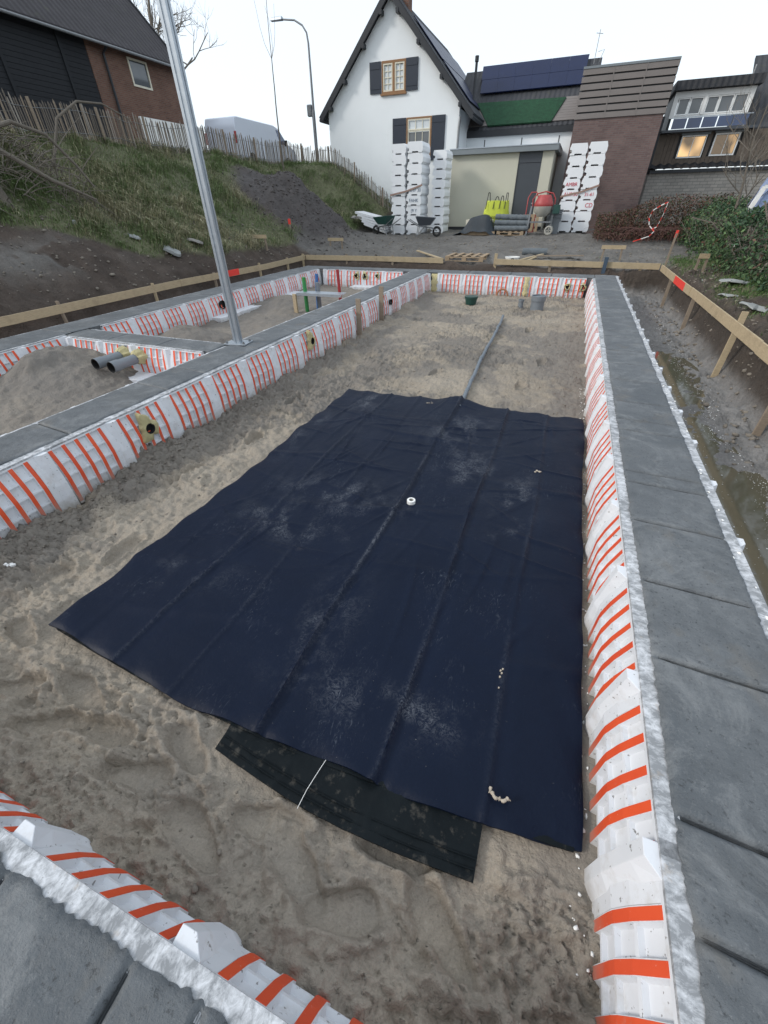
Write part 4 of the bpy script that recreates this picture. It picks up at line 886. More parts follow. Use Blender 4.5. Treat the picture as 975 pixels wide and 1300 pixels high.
# tarp covered pallet
t = empty('covered_pallet', (-4.05, 21.9, tz(-4.05, 21.9)), 0, 'low load on a pallet draped with a dark tarpaulin', 'covered load')
MB().box(-.7, .75, -.5, .5, .0, .14).build('pallet_base', 'pallet', t); MB().box(-.55, .5, -.42, .42, .14, .55).build('load', 'cream', t)
nx, ny = 60, 40; U, Vv = np.meshgrid(np.linspace(-1.05, .95, nx), np.linspace(-.62, .62, ny))
Z = (.60+.08*np.sin(U*4+1))*(1-sstep(.34, .86, np.abs(U+.02+.08*np.sin(Vv*7))))*(1-.85*sstep(.40, .62, np.abs(Vv)))+.03+.035*fbm(U, Vv, 4, 3, 700)+.03*np.sin(U*11+Vv*4)*(np.abs(Vv) > .4)
Z = np.maximum(Z, .03)
me = npmesh('tarpaulin', np.stack([U, Vv-.02, Z], 2).reshape(-1, 3), gridF(nx, ny), 'tarp'); obj('tarpaulin', me, t)
# rolls on pallet
pl = pallet(-2.65, 21.75, tz(-2.65, 21.75), 0, 1.1, .9, 'wooden pallet under the rolled grey mats')
for r, (zz, yy, lb) in enumerate(((.24, -.2, 'lowest front'), (.24, .15, 'lowest rear'), (.43, -.12, 'middle'), (.62, -.04, 'topmost'))):
    o = MB().tube([(-.68+.0525*i, .012*math.sin(i+r), 0) for i in range(27)], [.098+.006*math.sin(i*1.9+r) for i in range(27)], 14).build('rolled_mat', 'roll', None, (-2.68, 21.7+yy, tz(-2.65, 21.75)+zz), (0, .01*r, 0), smooth=True)
    tag(o, 'rolled grey mat, %s one on the pallet by the shed' % lb, 'rolled mat', 'rolled grey mats on a pallet')
# yellow bulk bag
t = empty('bulk_bag', (-3.55, 22.8, tz(-3.55, 22.8)), .05, 'bright yellow woven bulk bag with black lifting loops against the shed', 'bulk bag')
nu, nv = 40, 14; V = []
for j in range(nv):
    k = j/(nv-1); hw = .50+.07*math.sin(k*PI)-.04*k
    for i in range(nu):
        a = 2*PI*i/nu; c, s = math.cos(a), math.sin(a); m = (abs(c)**3.5+abs(s)**3.5)**(-1/3.5); V.append((hw*m*c*(1+.03*math.sin(5*a+j)), .42*m*s, k*1.12+.04*math.sin(3*a)*k))
F = [(j*nu+i, j*nu+(i+1) % nu, (j+1)*nu+(i+1) % nu, (j+1)*nu+i) for j in range(nv-1) for i in range(nu)]+[tuple((nv-1)*nu+i for i in range(nu))]
MB().add(V, F).build('bag_body', 'yellow', t, smooth=True)
for x0, x1, zt in ((-.42, -.28, 1.42), (-.1, .12, 1.28), (.16, .30, 1.3), (.38, .46, 1.4)):
    mb = MB(); P = [(x0-.02, -.45, .86), (x0, -.42, 1.08), ((x0+x1)/2-.03, -.38, zt), ((x0+x1)/2+.03, -.38, zt), (x1, -.36, 1.1)]
    for a, b in zip(P[:-1], P[1:]): mb.bar(a, b, .03, .012, (0, 1, 0))
    mb.build('lifting_loop', 'ink', t)
text_mesh('printed_words', 'DIE WEG', .13, 'ink', t, (-.12, -.46, .52), (PI/2, 0, 0)); text_mesh('printed_words', 'MARKET', .14, 'ink', t, (-.1, -.46, .34), (PI/2, 0, 0))
# pallets leaning on the shed
pallet(-2.55, 23.35, .60, 0, .8, 1.1, 'pale wooden pallet leaning upright on the shed door', rotx=math.radians(82), n=5)
pallet(-2.05, 23.05, .60, .08, .7, 1.15, 'reddish wooden pallet leaning upright behind the concrete mixer', rotx=math.radians(80), n=4)
# concrete mixer
t = empty('concrete_mixer', (-1.5, 21.6, tz(-1.5, 21.6)), 0, 'upright concrete mixer with red upper drum and cement splashed lower drum', 'concrete mixer')
MB().lathe([(.0, .62), (.18, .63), (.33, .78), (.36, .97)], 28).build('lower_drum', 'mixgrey', t, smooth=True)
MB().lathe([(.36, .97), (.365, 1.0), (.37, 1.03), (.34, 1.12), (.25, 1.30), (.22, 1.34), (.20, 1.33), (.1, 1.25), (0, 1.22)], 28).build('upper_drum', 'mixred', t, smooth=True)
mb = MB(); mb.tube([(-.42, 0, .95), (-.45, 0, 1.2), (-.3, 0, 1.38), (0, 0, 1.44), (.3, 0, 1.38), (.42, 0, 1.2), (.42, 0, .95)], .022, 8); mb.build('tilting_hoop', 'mixred', t, smooth=True)
mb = MB(); mb.bar((-.46, 0, .98), (-.5, -.12, 0), .06, .06); mb.bar((.42, 0, .98), (.42, .05, .15), .07, .07); mb.bar((-.5, -.05, .45), (.45, 0, .45), .06, .06); mb.bar((-.5, -.35, .02), (-.5, .35, .02), .05, .05); mb.bar((-.46, 0, .98), (-.5, .3, 0), .05, .05); mb.build('frame', 'oldwood' if 0 else 'steel', t)
MB().box(.40, .66, -.16, .16, .72, 1.02).build('motor_housing', 'bucket', t, bevel=.01)
for s in (-1, 1):
    w = MB(); n = 20; w.tube([(.38+.13*math.cos(2*PI*k/n), s*.26, .17+.13*math.sin(2*PI*k/n)) for k in range(n+1)], .035, 8); w.bar((.26, s*.26, .17), (.50, s*.26, .17), .03, .03); w.bar((.38, s*.26, .05), (.38, s*.26, .29), .03, .03); w.build('wheel', 'mixgrey', t, smooth=True)
t = empty('hand_truck', (-1.98, 21.9, tz(-2, 21.9)), 0, 'red tubular frame standing between the pallets and the mixer', 'trolley')
MB().tube([(-.2, 0, .1), (-.2, .1, 1.25), (-.1, .12, 1.42), (.1, .12, 1.42), (.2, .1, 1.25), (.2, 0, .1)], .022, 8).build('tube_frame', 'mixred', t, smooth=True); MB().box(-.22, .22, -.2, 0, .08, .1).build('toe_plate', 'mixred', t)
t = empty('plastic_crate', (-.98, 22.1, .95), 0, 'grey green plastic crates stacked between mixer and foam blocks', 'crate')
for i in range(3): MB().box(-.22, .24, -.15, .15, .14*i, .14*i+.115).box(-.25, .27, -.17, .17, .14*i+.115, .14*i+.132).build('crate_tier', 'pvc', t)
MB().box(-.2, .2, -.14, .14, -.42, 0).build('crate_base', 'pvc', t)

# ------------------------------------------------------------------ houses
def wallbox(mb, *a): mb.box(*a); return mb
def at27(x, z, D=27., z0=4.5, k=1.25):
    """point seen at (x,z) on the plane y=27 carried back on to the annex roof slope"""
    # ray: (x s, 27 s, 1.6+(z-1.6)s); slope: z=z0+(y-27)/k
    s = (z0-1.6-27/k)/((z-1.6)-27/k); return (x*s, 27*s, 1.6+(z-1.6)*s)
def slope_panel(name, pts, mat, parent, lift=.03, th=.05):
    V = [Vector(at27(*p)) for p in pts]; n = (V[1]-V[0]).cross(V[2]-V[0]).normalized()
    if n.z < 0: n = -n
    k = len(V); mb = MB(); mb.add([v+n*(lift-th) for v in V]+[v+n*lift for v in V], [tuple(range(k))[::-1], tuple(range(k, 2*k))]+[(i, (i+1) % k, k+(i+1) % k, k+i) for i in range(k)]); return mb.build(name, mat, parent)
def window(parent, x0, x1, z0, z1, y, cols, rows, fm='cream', gm='glass', fw=.05, split=None, name='window', outer=None):
    """a framed window in a facade facing -Y"""
    mb = MB()
    mb.box(x0, x1, y-.05, y+.04, z1-fw, z1); mb.box(x0, x1, y-.05, y+.04, z0, z0+fw); mb.box(x0, x0+fw, y-.05, y+.04, z0+fw, z1-fw); mb.box(x1-fw, x1, y-.05, y+.04, z0+fw, z1-fw)
    w = mb.build(name, fm, parent)
    ix0, ix1, iz0, iz1 = x0+fw, x1-fw, z0+fw, z1-fw
    for c in range(cols):
        for r in range(rows):
            a = ix0+(ix1-ix0)*c/cols; b = ix0+(ix1-ix0)*(c+1)/cols; d = iz0+(iz1-iz0)*r/rows; e = iz0+(iz1-iz0)*(r+1)/rows
            MB().box(a+.012, b-.012, y-.0, y+.012, d+.012, e-.012).build('pane', gm, w)
    mb = MB()
    for c in range(1, cols): a = ix0+(ix1-ix0)*c/cols; mb.box(a-.014, a+.014, y-.03, y+.01, iz0, iz1)
    for r in range(1, rows): d = iz0+(iz1-iz0)*r/rows; mb.box(ix0, ix1, y-.028, y+.009, d-.014, d+.014)
    if cols*rows > 1: mb.build('glazing_bar', fm, w)
    return w
def facade(mb, x0, x1, z0, z1, y, th, holes):
    xs = sorted({x0, x1, *[h[0] for h in holes], *[h[1] for h in holes]}); zs = sorted({z0, z1, *[h[2] for h in holes], *[h[3] for h in holes]})
    for i in range(len(xs)-1):
        for j in range(len(zs)-1):
            cx = (xs[i]+xs[i+1])/2; cz = (zs[j]+zs[j+1])/2
            if any(h[0] < cx < h[1] and h[2] < cz < h[3] for h in holes): continue
            mb.box(xs[i], xs[i+1], y, y+th, zs[j], zs[j+1])
def white_house():
    t = empty('white_house', (-9.4, 25, 0), 0, 'white rendered house with steep gable, dark shutters and dark roof edge', 'house'); o = t
    ox, oy = -9.4, 25
    # gable wall as one pierced slab
    uh = (-.45, .72, 5.74, 6.78); lh = (.80-.02, 2.03, 3.25, 4.87)
    mb = MB(); L, Rr = -3.32, 3.30
    ap = 8.64
    def gx(z, s): return s*np.interp(z, [5.28, ap], [3.32, 0.0])
    # triangle strips around the upper window
    def tri(poly): mb.prism(poly, 0, .25, lambda p, q, y: (p, y, q))
    zt = 6.78; xl = float(gx(5.74, 1)); xt = float(gx(zt, 1))
    mb.v = []; mb.f = []
    facade(mb, L, Rr, -.3, 5.28, 0, .25, [lh])
    tri([(-3.32, 5.28), (3.30, 5.28), (float(gx(5.74, 1)), 5.74), (-float(gx(5.74, 1)), 5.74)])
    tri([(-xl, 5.74), (uh[0], 5.74), (uh[0], zt), (-xt, zt)]); tri([(uh[1], 5.74), (xl, 5.74), (xt, zt), (uh[1], zt)])
    tri([(-xt, zt), (xt, zt), (0, ap)])
    mb.box(L, L+.25, .25, 9, -.3, 5.05); mb.box(Rr-.25, Rr, .25, 9, -.3, 5.05); mb.box(L+.25, Rr-.25, 8.75, 9, -.3, 5.05)
    mb.build('wall', 'white', t)
    # roof slabs
    for s, ex, ez in ((-1, -3.62, 5.02), (1, 3.95, 4.72)):
        a = Vector((ex, -.28, ez)); b = Vector((0, -.28, 8.72)); n = Vector((-(b.z-a.z), 0, b.x-a.x)).normalized()
        if n.z < 0: n = -n
        V = [a, b, b+Vector((0, 9.5, 0)), a+Vector((0, 9.5, 0))]; V = [v-n*.02 for v in V]+[v+n*.13 for v in V]
        r = MB().add(V, [(3, 2, 1, 0), (4, 5, 6, 7), (0, 1, 5, 4), (1, 2, 6, 5), (2, 3, 7, 6), (3, 0, 4, 7)]).build('roof', 'tileh', t)
        MB().bar(a-Vector((0, .012, 0)), b-Vector((0, .012, 0)), .03, .20, (0, 0, 1)).build('verge_board', 'black', r)
        for k in (.15, .38, .66, .9): p = a.lerp(b, k)+Vector((0, .05, -.17)); MB().box(p.x-.06, p.x+.06, p.y-.1, p.y+.2, p.z-.09, p.z+.05).build('purlin_end', 'black', r)
        MB().tube([a+Vector((0, -.05, -.03)), a+Vector((0, 9.5, -.03))], .07, 8).build('gutter', 'black', r)
        if s > 0:
            for k in range(5):
                for q in range(2):
                    u0, u1 = .12+.36*q, .46+.36*q; A = a.lerp(b, u0)+n*.2; B = a.lerp(b, u1)+n*.2; y0 = .9+1.65*k
                    V = [A+Vector((0, y0, 0)), B+Vector((0, y0, 0)), B+Vector((0, y0+1.6, 0)), A+Vector((0, y0+1.6, 0))]; V = [v-n*.03 for v in V]+V
                    MB().add(V, [(3, 2, 1, 0), (4, 5, 6, 7), (0, 1, 5, 4), (1, 2, 6, 5), (2, 3, 7, 6), (3, 0, 4, 7)]).build('solar_panel', 'blueglass', r)
    c = MB().box(-.1, .45, 1.0, 1.5, 8.2, 9.5).build('chimney', 'brickb', t)
    # upper window, brown frame, two casements
    fr = MB().box(-.45, .72, -.03, .1, 5.74, 5.80).box(-.45, .72, -.03, .1, 6.70, 6.78).box(-.45, -.38, -.03, .1, 5.80, 6.70).box(.65, .72, -.03, .1, 5.80, 6.70).box(.08, .19, -.03, .1, 5.80, 6.70).build('window_frame', 'brownwood', t)
    for x0, x1 in ((-.38, .08), (.19, .65)): window(t, x0, x1, 5.80, 6.70, .03, 2, 4, 'cream', 'curtain', .05)
    MB().box(-.5, .77, -.09, .0, 5.67, 5.735).build('sill', 'brownwood', t)
    fr = MB().box(.78, .85, -.03, .1, 3.25, 4.87).box(1.96, 2.03, -.03, .1, 3.25, 4.87).box(.85, 1.96, -.03, .1, 4.81, 4.87).box(.85, 1.96, -.03, .1, 3.25, 3.31).build('window_frame', 'brownwood', t)
    window(t, .85, 1.96, 4.42, 4.81, .03, 3, 1, 'cream', 'curtain', .045); window(t, .85, 1.96, 3.31, 4.42, .045, 3, 2, 'cream', 'glass', .05)
    for x0, x1, z0, z1 in ((-1.03, -.48, 5.76, 6.78), (.74, 1.30, 5.76, 6.78), (.10, .76, 3.3, 4.87), (2.05, 2.68, 3.3, 4.87)):
        sh = MB().box(x0, x1, -.055, -.012, z0, z1).build('shutter', 'navy', t); MB().box(x0+.03, x1-.03, -.07, -.056, z0+.14, z0+.24).box(x0+.03, x1-.03, -.07, -.056, z1-.24, z1-.14).build('batten', 'navy', sh)
    MB().tube([(3.36, -.03, 4.75), (3.34, -.05, 4.4), (3.34, -.05, .3)], .05, 10).build('downpipe', 'steel', t)
    MB().box(-2.2, -1.55, -.02, .05, 2.0, 2.75-.1).build('cellar_window', 'glass', t)
white_house()
def annex():
    t = empty('annex_building', (0, 27, 0), 0, 'long low white annex with dark tiled roof, solar panels and green netting', 'building'); W_ = lambda p: p
    def off(o): o.location.y -= 0; return o
    t.location = (0, 0, 0)
    mb = MB(); mb.box(-6.3, -.55, 27.0, 27.2, 0, 4.22); mb.box(-.75, -.55, 27.2, 31.5, 0, 4.3); mb.box(-6.3, -.75, 31.3, 31.5, 0, 4.3)
    mb.build('wall', 'white', t)
    for x in (-5.2, -3.42, -1.72): MB().box(x-.02, x+.02, 26.985, 26.999, 3.3, 4.1).build('panel_joint', 'black', t)
    MB().box(-6.3, -.5, 26.86, 26.995, 4.2, 4.42).build('fascia', 'black', t)
    # roof slope (tiles) and its back
    a0 = (-7.1, 27.0, 4.46); k = 1.25; yr = 27+(7.05-4.5)*k
    V = [(-7.1, 26.9, 4.40), (-.62, 26.9, 4.40), (-.62, yr, 7.0), (-7.1, yr, 7.0), (-7.1, 2*yr-26.9, 4.4), (-.62, 2*yr-26.9, 4.4)]
    mb = MB(); mb.add(V+[(x, y, z+.05) for x, y, z in V], [(0, 1, 2, 3), (9, 8, 7, 6), (3, 2, 5, 4), (10, 11, 8, 9), (0, 6, 7, 1), (1, 7, 8, 2), (2, 8, 11, 5), (0, 3, 9, 6), (3, 4, 10, 9), (4, 5, 11, 10)])
    rf = mb.build('roof', 'tileg', t)
    for i in range(9): z = 4.56+i*.085; slope_panel('lap_board', [(-6.35, z), (-5.85+.0*i, z), (-5.85, z+.08), (-6.35, z+.08)], 'cladding', rf, .07-.0*i, .03)
    for i in range(9):
        z = 4.56+i*.085; xr = -5.1-(.6*i/9)
        slope_panel('lap_board', [(-5.84, z), (xr+.1, z), (xr, z+.08), (-5.84, z+.08)], 'cladding', rf, .07, .03)
        xl = -2.2+.45*i/9; slope_panel('lap_board', [(xl, z), (-1.15, z), (-1.15, z+.08), (xl+.05, z+.08)], 'cladding', rf, .07, .03)
    slope_panel('green_netting', [(-5.12, 4.52), (-2.2, 4.52), (-1.72, 5.27), (-5.72, 5.33)], 'net', rf, .12, .06)
    for i in range(6):
        x0 = -5.62+i*.75; x1 = x0+.745
        for (z0, z1) in ((5.62, 6.05), (6.06, 6.49)): slope_panel('solar_panel', [(x0, z0), (min(x1, -.95), z0), (min(x1, -.95)+.03, z1), (x0+.03, z1)], 'blueglass', rf, .16, .04)
    MB().lathe([(.10, 0), (.10, .25), (.06, .3), (.06, 1.75), (.09, 1.76), (.09, 1.95), (0, 1.97)], 14, (-6.07, 27.6, 5.15)).build('flue', 'black', t, smooth=True)
    MB().lathe([(.14, 0), (.12, .18)], 14, (-6.07, 27.6, 5.05)).build('flue_collar', 'galv', t, smooth=True)
    mb = MB(); mb.tube([(-.95, 29.9, 6.6), (-.95, 29.9, 7.9)], .015, 6); mb.tube([(-1.1, 29.9, 7.8), (-.8, 29.9, 7.75)], .01, 5); mb.tube([(-.75, 29.9, 6.8), (-.6, 29.9, 7.25), (-.85, 29.9, 7.2)], .012, 5); mb.build('aerial', 'steel', t)
annex()
def tower():
    t = empty('brick_tower', (0, 0, 0), 0, 'square brown brick block with taupe horizontal cladding on its upper part', 'building')
    MB().box(-1.09, 2.23, 25.0, 28.4, -.2, 4.38).build('wall', 'brickt', t)
    MB().box(-1.05, 2.19, 25.02, 28.36, 4.38, 5.8).build('upper_core', 'black', t)
    for i in range(7):
        z0 = 4.36+i*.215; 
        for (x0, x1) in ((-1.12, .02), (.03, 1.17), (1.18, 2.26)):
            MB().bar(((x0), 24.975, z0+.09), (x1, 24.975, z0+.09), .05, .165).build('cladding_board', 'cladding', t)
    MB().box(-1.13, 2.27, 24.93, 28.45, 5.83, 5.9).build('coping', 'fascia', t)
    for x in (.025, 1.175): MB().box(x-.02, x+.02, 24.94, 24.955, 4.36, 5.85).build('cover_strip', 'cladding', t)
    for i in range(7): z0 = 4.36+i*.215; MB().bar((2.25, 25.0, z0+.09), (2.25, 28.4, z0+.09), .05, .165).build('cladding_board', 'cladding', t)
tower()
def shed():
    t = empty('flat_roof_shed', (0, 0, 0), 0, 'beige flat roofed shed with a dark grey door and grey fascia', 'shed')
    MB().box(-5.98, -3.03, 23.8, 23.9, .72, 3.34).build('wall_panel', 'beige', t); MB().box(-2.05, -1.6, 23.8, 23.9, .72, 3.34).build('wall_panel', 'beige', t)
    MB().box(-1.68, -1.6, 23.905, 26.9, .55, 3.34).box(-5.98, -5.9, 23.905, 26.9, .55, 3.34).build('side_wall', 'beige', t)
    MB().box(-5.98, -3.03, 23.82, 23.88, .4, .715).box(-2.05, -1.6, 23.82, 23.88, .4, .715).build('plinth', 'black', t)
    d = MB().box(-3.02, -2.06, 23.85, 23.9, .55, 2.98).build('door', 'doorpaint', t); MB().box(-3.02, -2.06, 23.83, 23.9, 2.99, 3.34).build('top_panel', 'doorpaint', t)
    MB().box(-2.2, -2.13, 23.80, 23.85, 1.55, 1.6).build('handle', 'galv', d)
    MB().box(-6.05, -1.45, 23.6, 26.95, 3.345, 3.53).build('fascia', 'fascia', t); MB().box(-6.07, -1.43, 23.58, 26.97, 3.532, 3.56).build('roof_edge', 'galv', t)
shed()
def right_house():
    t = empty('terraced_house', (0, 0, 0), 0, 'brown timber and grey brick house with a white dormer and lit windows', 'house')
    MB().box(2.6, 9.5, 28.0, 28.25, .2, 2.70).build('wall', 'brickg', t)
    MB().box(2.6, 2.85, 28.25, 34, .2, 4.0).build('side_wall', 'slat', t)
    # corrugated edge
    n = 120; V = []
    for i in range(n+1):
        x = 2.55+7.*i/n; z = .035*math.sin(i*PI/3); V += [(x, 27.80, 2.78+z), (x, 28.3, 2.96+z)]
    MB().add(V, [(2*i, 2*i+2, 2*i+3, 2*i+1) for i in range(n)]).build('corrugated_roof', 'black', t); MB().box(2.6, 9.5, 27.86, 28.0, 2.62, 2.74).build('eaves_board', 'black', t)
    # timber storey with two windows: vertical boards
    w1 = (3.55, 4.55, 3.15, 3.93); w2 = (4.85, 5.80, 3.18, 3.95)
    for i in range(30):
        x0 = 2.62+i*.165; x1 = x0+.155; zt, zb = 4.02, 2.9; segs = [(zb, zt)]
        for w in (w1, w2):
            if x1 > w[0] and x0 < w[1]: segs = [(zb, w[2]), (w[3], zt)]
        for a, b in segs: MB().box(x0, x1, 28.30, 28.33, a, b).build('cladding_board', 'slat', t)
    MB().box(2.6, 9.5, 28.42, 28.5, 2.8, 4.02).build('backing', 'black', t)
    window(t, *w1, 28.32, 2, 1, 'tape', 'warmglass', .045); window(t, *w2, 28.32, 2, 1, 'tape', 'warmglass', .055)
    for w in (w1, w2): MB().box(w[0]-.05, w[1]+.08, 28.2, 28.3, w[3]+.01, w[3]+.09).build('roller_box', 'fascia', t)
    MB().box(2.62, 6.2, 27.9, 28.5, 4.03, 4.12).build('balcony_floor', 'doorpaint', t)
    for i in range(5):
        x0 = 2.95+i*.575; MB().box(x0, x0+.53, 27.93, 27.95, 4.14, 4.48).build('balcony_pane', 'balcony', t)
    MB().box(2.85, 5.9, 27.92, 27.96, 4.49, 4.52).build('handrail', 'galv', t)
    # dormer
    MB().box(2.78, 5.74, 28.28, 28.36, 5.18, 5.38).box(2.78, 2.95, 28.28, 28.36, 4.53, 5.18).box(5.58, 5.74, 28.28, 28.36, 4.53, 5.18).box(2.95, 5.58, 28.28, 28.36, 4.53, 4.60).build('dormer_frame', 'tape', t)
    for i, (x0, x1) in enumerate(((2.97, 3.42), (3.44, 3.93), (4.07, 4.52), (4.54, 5.05), (5.07, 5.56))):
        window(t, x0, x1, 4.61, 5.17, 28.32, 1, 1, 'tape', 'glass' if i < 2 else 'warmglass' if i == 9 else 'glass', .035)
    MB().box(4.0-.06, 4.0+.06, 28.25, 28.36, 4.6, 5.18).build('mullion', 'tape', t)
    MB().box(2.66, 5.86, 28.0, 31.2, 5.40, 5.70).build('dormer_roof', 'tileg', t); MB().box(2.8, 2.9, 28.37, 31, 4.0, 5.39).build('dormer_side', 'black', t); MB().box(5.66, 5.76, 28.37, 31, 4.0, 5.39).build('dormer_side', 'black', t)
    # main roof slope right of and behind the dormer
    V = [(5.9, 28.6, 4.0), (12, 28.6, 4.0), (12, 31.6, 6.7), (5.9, 31.6, 6.7)]
    MB().add(V+[(x, y, z+.1) for x, y, z in V], [(3, 2, 1, 0), (4, 5, 6, 7), (0, 1, 5, 4), (1, 2, 6, 5), (2, 3, 7, 6), (3, 0, 4, 7)]).build('roof', 'tileg', t)
    MB().box(2.5, 2.6, 28.05, 28.4, 2.6, 4.6).build('corner_trim', 'black', t)
    MB().tube([(5.6, 29.2, 5.7), (5.6, 29.2, 6.15)], .03, 6).build('aerial', 'steel', t)
right_house()
def barn():
    t = empty('brick_barn', (0, 0, 0), 0, 'brown brick barn with black boarded bay, small white window and dark tiled roof', 'barn')
    X = -20.; w = (20.24, 21.32, 6.04, 6.95)
    mb = MB()
    ys = [18.25, w[0], w[1], 23.05]
    mb.box(X-.3, X, 18.25, w[0], 2.9, 7.08); mb.box(X-.3, X, w[1], 23.05, 2.9, 7.08); mb.box(X-.3, X, w[0], w[1], 2.9, w[2]); mb.box(X-.3, X, w[0], w[1], w[3], 7.08)
    mb.prism([(X-.3, 2.9), (X-14, 2.9), (X-14, 7.0), (X-7, 14.0), (X-.3, 7.2)], 22.75, 23.05, lambda p, q, y: (p, y, q)); mb.build('wall', 'brickb', t)
    for i in range(27):
        z0 = 2.9+i*.155
        MB().box(X-.2, X-.02-.02*(i % 2)*0, 4, 18.24, z0, z0+.145).build('black_board', 'blackboard', t)
    MB().box(X-.3, X-.21, 4, 18.24, 2.9, 7.08).build('backing', 'black', t)
    for yy in (10.5, 14.5, 17.0): MB().box(X-.02, X+.04, yy, yy+.12, 2.9, 7.05).build('batten', 'blackboard', t)
    fr = MB(); e = .07
    fr.box(X-.06, X+.03, w[0], w[1], w[2], w[2]+e); fr.box(X-.06, X+.03, w[0], w[1], w[3]-e, w[3]); fr.box(X-.06, X+.03, w[0], w[0]+e, w[2]+e, w[3]-e); fr.box(X-.06, X+.03, w[1]-e, w[1], w[2]+e, w[3]-e)
    f = fr.build('window', 'cream', t); MB().box(X-.03, X-.02, w[0]+e, w[1]-e, w[2]+e, w[3]-e).build('pane', 'glass', f)
    V = [(X+.35, 3, 6.98), (X+.35, 23.3, 6.98), (X-7, 23.3, 14.45), (X-7, 3, 14.45), (X-14.3, 23.3, 6.98), (X-14.3, 3, 6.98)]
    mb = MB(); mb.add(V+[(x, y, z+.14) for x, y, z in V], [(0, 1, 2, 3), (9, 8, 7, 6), (3, 2, 4, 5), (11, 10, 8, 9), (0, 6, 7, 1), (1, 7, 8, 2), (2, 8, 10, 4), (4, 10, 11, 5), (5, 11, 9, 3), (3, 9, 6, 0)]); r = mb.build('roof', 'tileb', t)
    MB().tube([(X+.42, 3, 7.0), (X+.42, 23.3, 7.0)], .05, 8).build('gutter', 'steel', r)
    MB().bar((X+.35, 23.33, 7.06), (X-7, 23.33, 14.5), .05, .22).build('verge_board', 'black', r)
    MB().tube([(X+.42, 18.95, 7.0), (X+.1, 18.95, 6.8), (X+.08, 18.95, 3)], .05, 8).build('downpipe', 'black', t)
barn()
# low white boarding by the barn corner
tag(MB().box(-17.6, -17.5, 17.6, 21.3, 3.2, 4.62).build('white_screen', 'tape'), 'low white panel screen behind the fence at the barn corner', 'screen')
# van
def van():
    t = empty('parked_van', (-18., 23.1, 3.28), 0, 'white panel van parked behind the paling fence', 'van')
    pr = [(0, .28), (.02, 1.55), (.12, 1.93), (.3, 1.98), (3.6, 1.97), (4.0, 1.88), (4.75, 1.28), (5.5, 1.02), (5.65, .8), (5.68, .28)]
    mb = MB(); n = len(pr); ks = [(-.98, .0), (-.93, .05)]
    V = []
    for x, ins in ((-.9, .0), (-1.0, 0), (1.0, 0), (.9, 0)): pass
    for x in (-1., 1.): V += [(x*(1 if z < 1.2 else .90+.1*(1.98-z)/.78), y, z) for y, z in pr]
    mb.add(V, [tuple(range(n)), tuple(range(2*n-1, n-1, -1))]+[(i, n+i, n+(i+1) % n, (i+1) % n) for i in range(n)]); mb.build('body', 'van', t, bevel=.03, smooth=True)
    MB().add([(.985, 3.95, 1.2), (.985, 4.72, 1.2), (.925, 4.1, 1.78), (.925, 3.75, 1.8), (1.0, 3.95, 1.2), (1.0, 4.72, 1.2), (.94, 4.1, 1.78), (.94, 3.75, 1.8)], [(3, 2, 1, 0), (4, 5, 6, 7), (0, 1, 5, 4), (1, 2, 6, 5), (2, 3, 7, 6), (3, 0, 4, 7)]).build('side_window', 'balcony', t)
    V = [(-.85, 4.06, 1.86), (.85, 4.06, 1.86), (.92, 4.72, 1.33), (-.92, 4.72, 1.33)]
    MB().add(V+[(x, y+.02, z+.02) for x, y, z in V], [(3, 2, 1, 0), (4, 5, 6, 7), (0, 1, 5, 4), (1, 2, 6, 5), (2, 3, 7, 6), (3, 0, 4, 7)]).build('windscreen', 'glass', t)
    for s in (-1, 1): MB().box(s*.93-.06, s*.93+.06, -.03, .02, .95, 1.4).build('tail_lamp', 'mixred', t, bevel=.01)
    for y in (1.1, 4.6):
        for s in (-1, 1): MB().tube([(s*.8, y, .33), (s*1.01, y, .33)], .33, 20).build('wheel', 'rubber', t)
    MB().box(1.02, 1.2, 4.35, 4.45, 1.15, 1.4).build('mirror', 'rubber', t, bevel=.02)
van()
# lamp post
t = empty('street_lamp', (-14.1, 26, 3.2), 0, 'tall grey street lamp with a curved arm behind the fence', 'street lamp')
MB().tube([(0, 0, 0), (0, 0, 2.3), (.02, 0, 2.4), (.05, 0, 4.7), (0, 0, 5.05), (-.2, 0, 5.3), (-.6, 0, 5.5), (-1.35, 0, 5.6)], [.085, .085, .06, .045, .04, .038, .035, .033], 12).build('pole', 'steel', t, smooth=True)
MB().add([(-1.9, -.1, 5.58), (-1.25, -.12, 5.56), (-1.25, .12, 5.56), (-1.9, .1, 5.58), (-1.85, -.06, 5.7), (-1.25, -.08, 5.69), (-1.25, .08, 5.69), (-1.85, .06, 5.7)], [(0, 1, 2, 3), (7, 6, 5, 4), (0, 4, 5, 1), (1, 5, 6, 2), (2, 6, 7, 3), (3, 7, 4, 0)]).build('lamp_head', 'galv', t, bevel=.02)
MB().box(-.32, -.06, -.1, .1, 2.15, 2.6).build('cable_box', 'steel', t, bevel=.03)

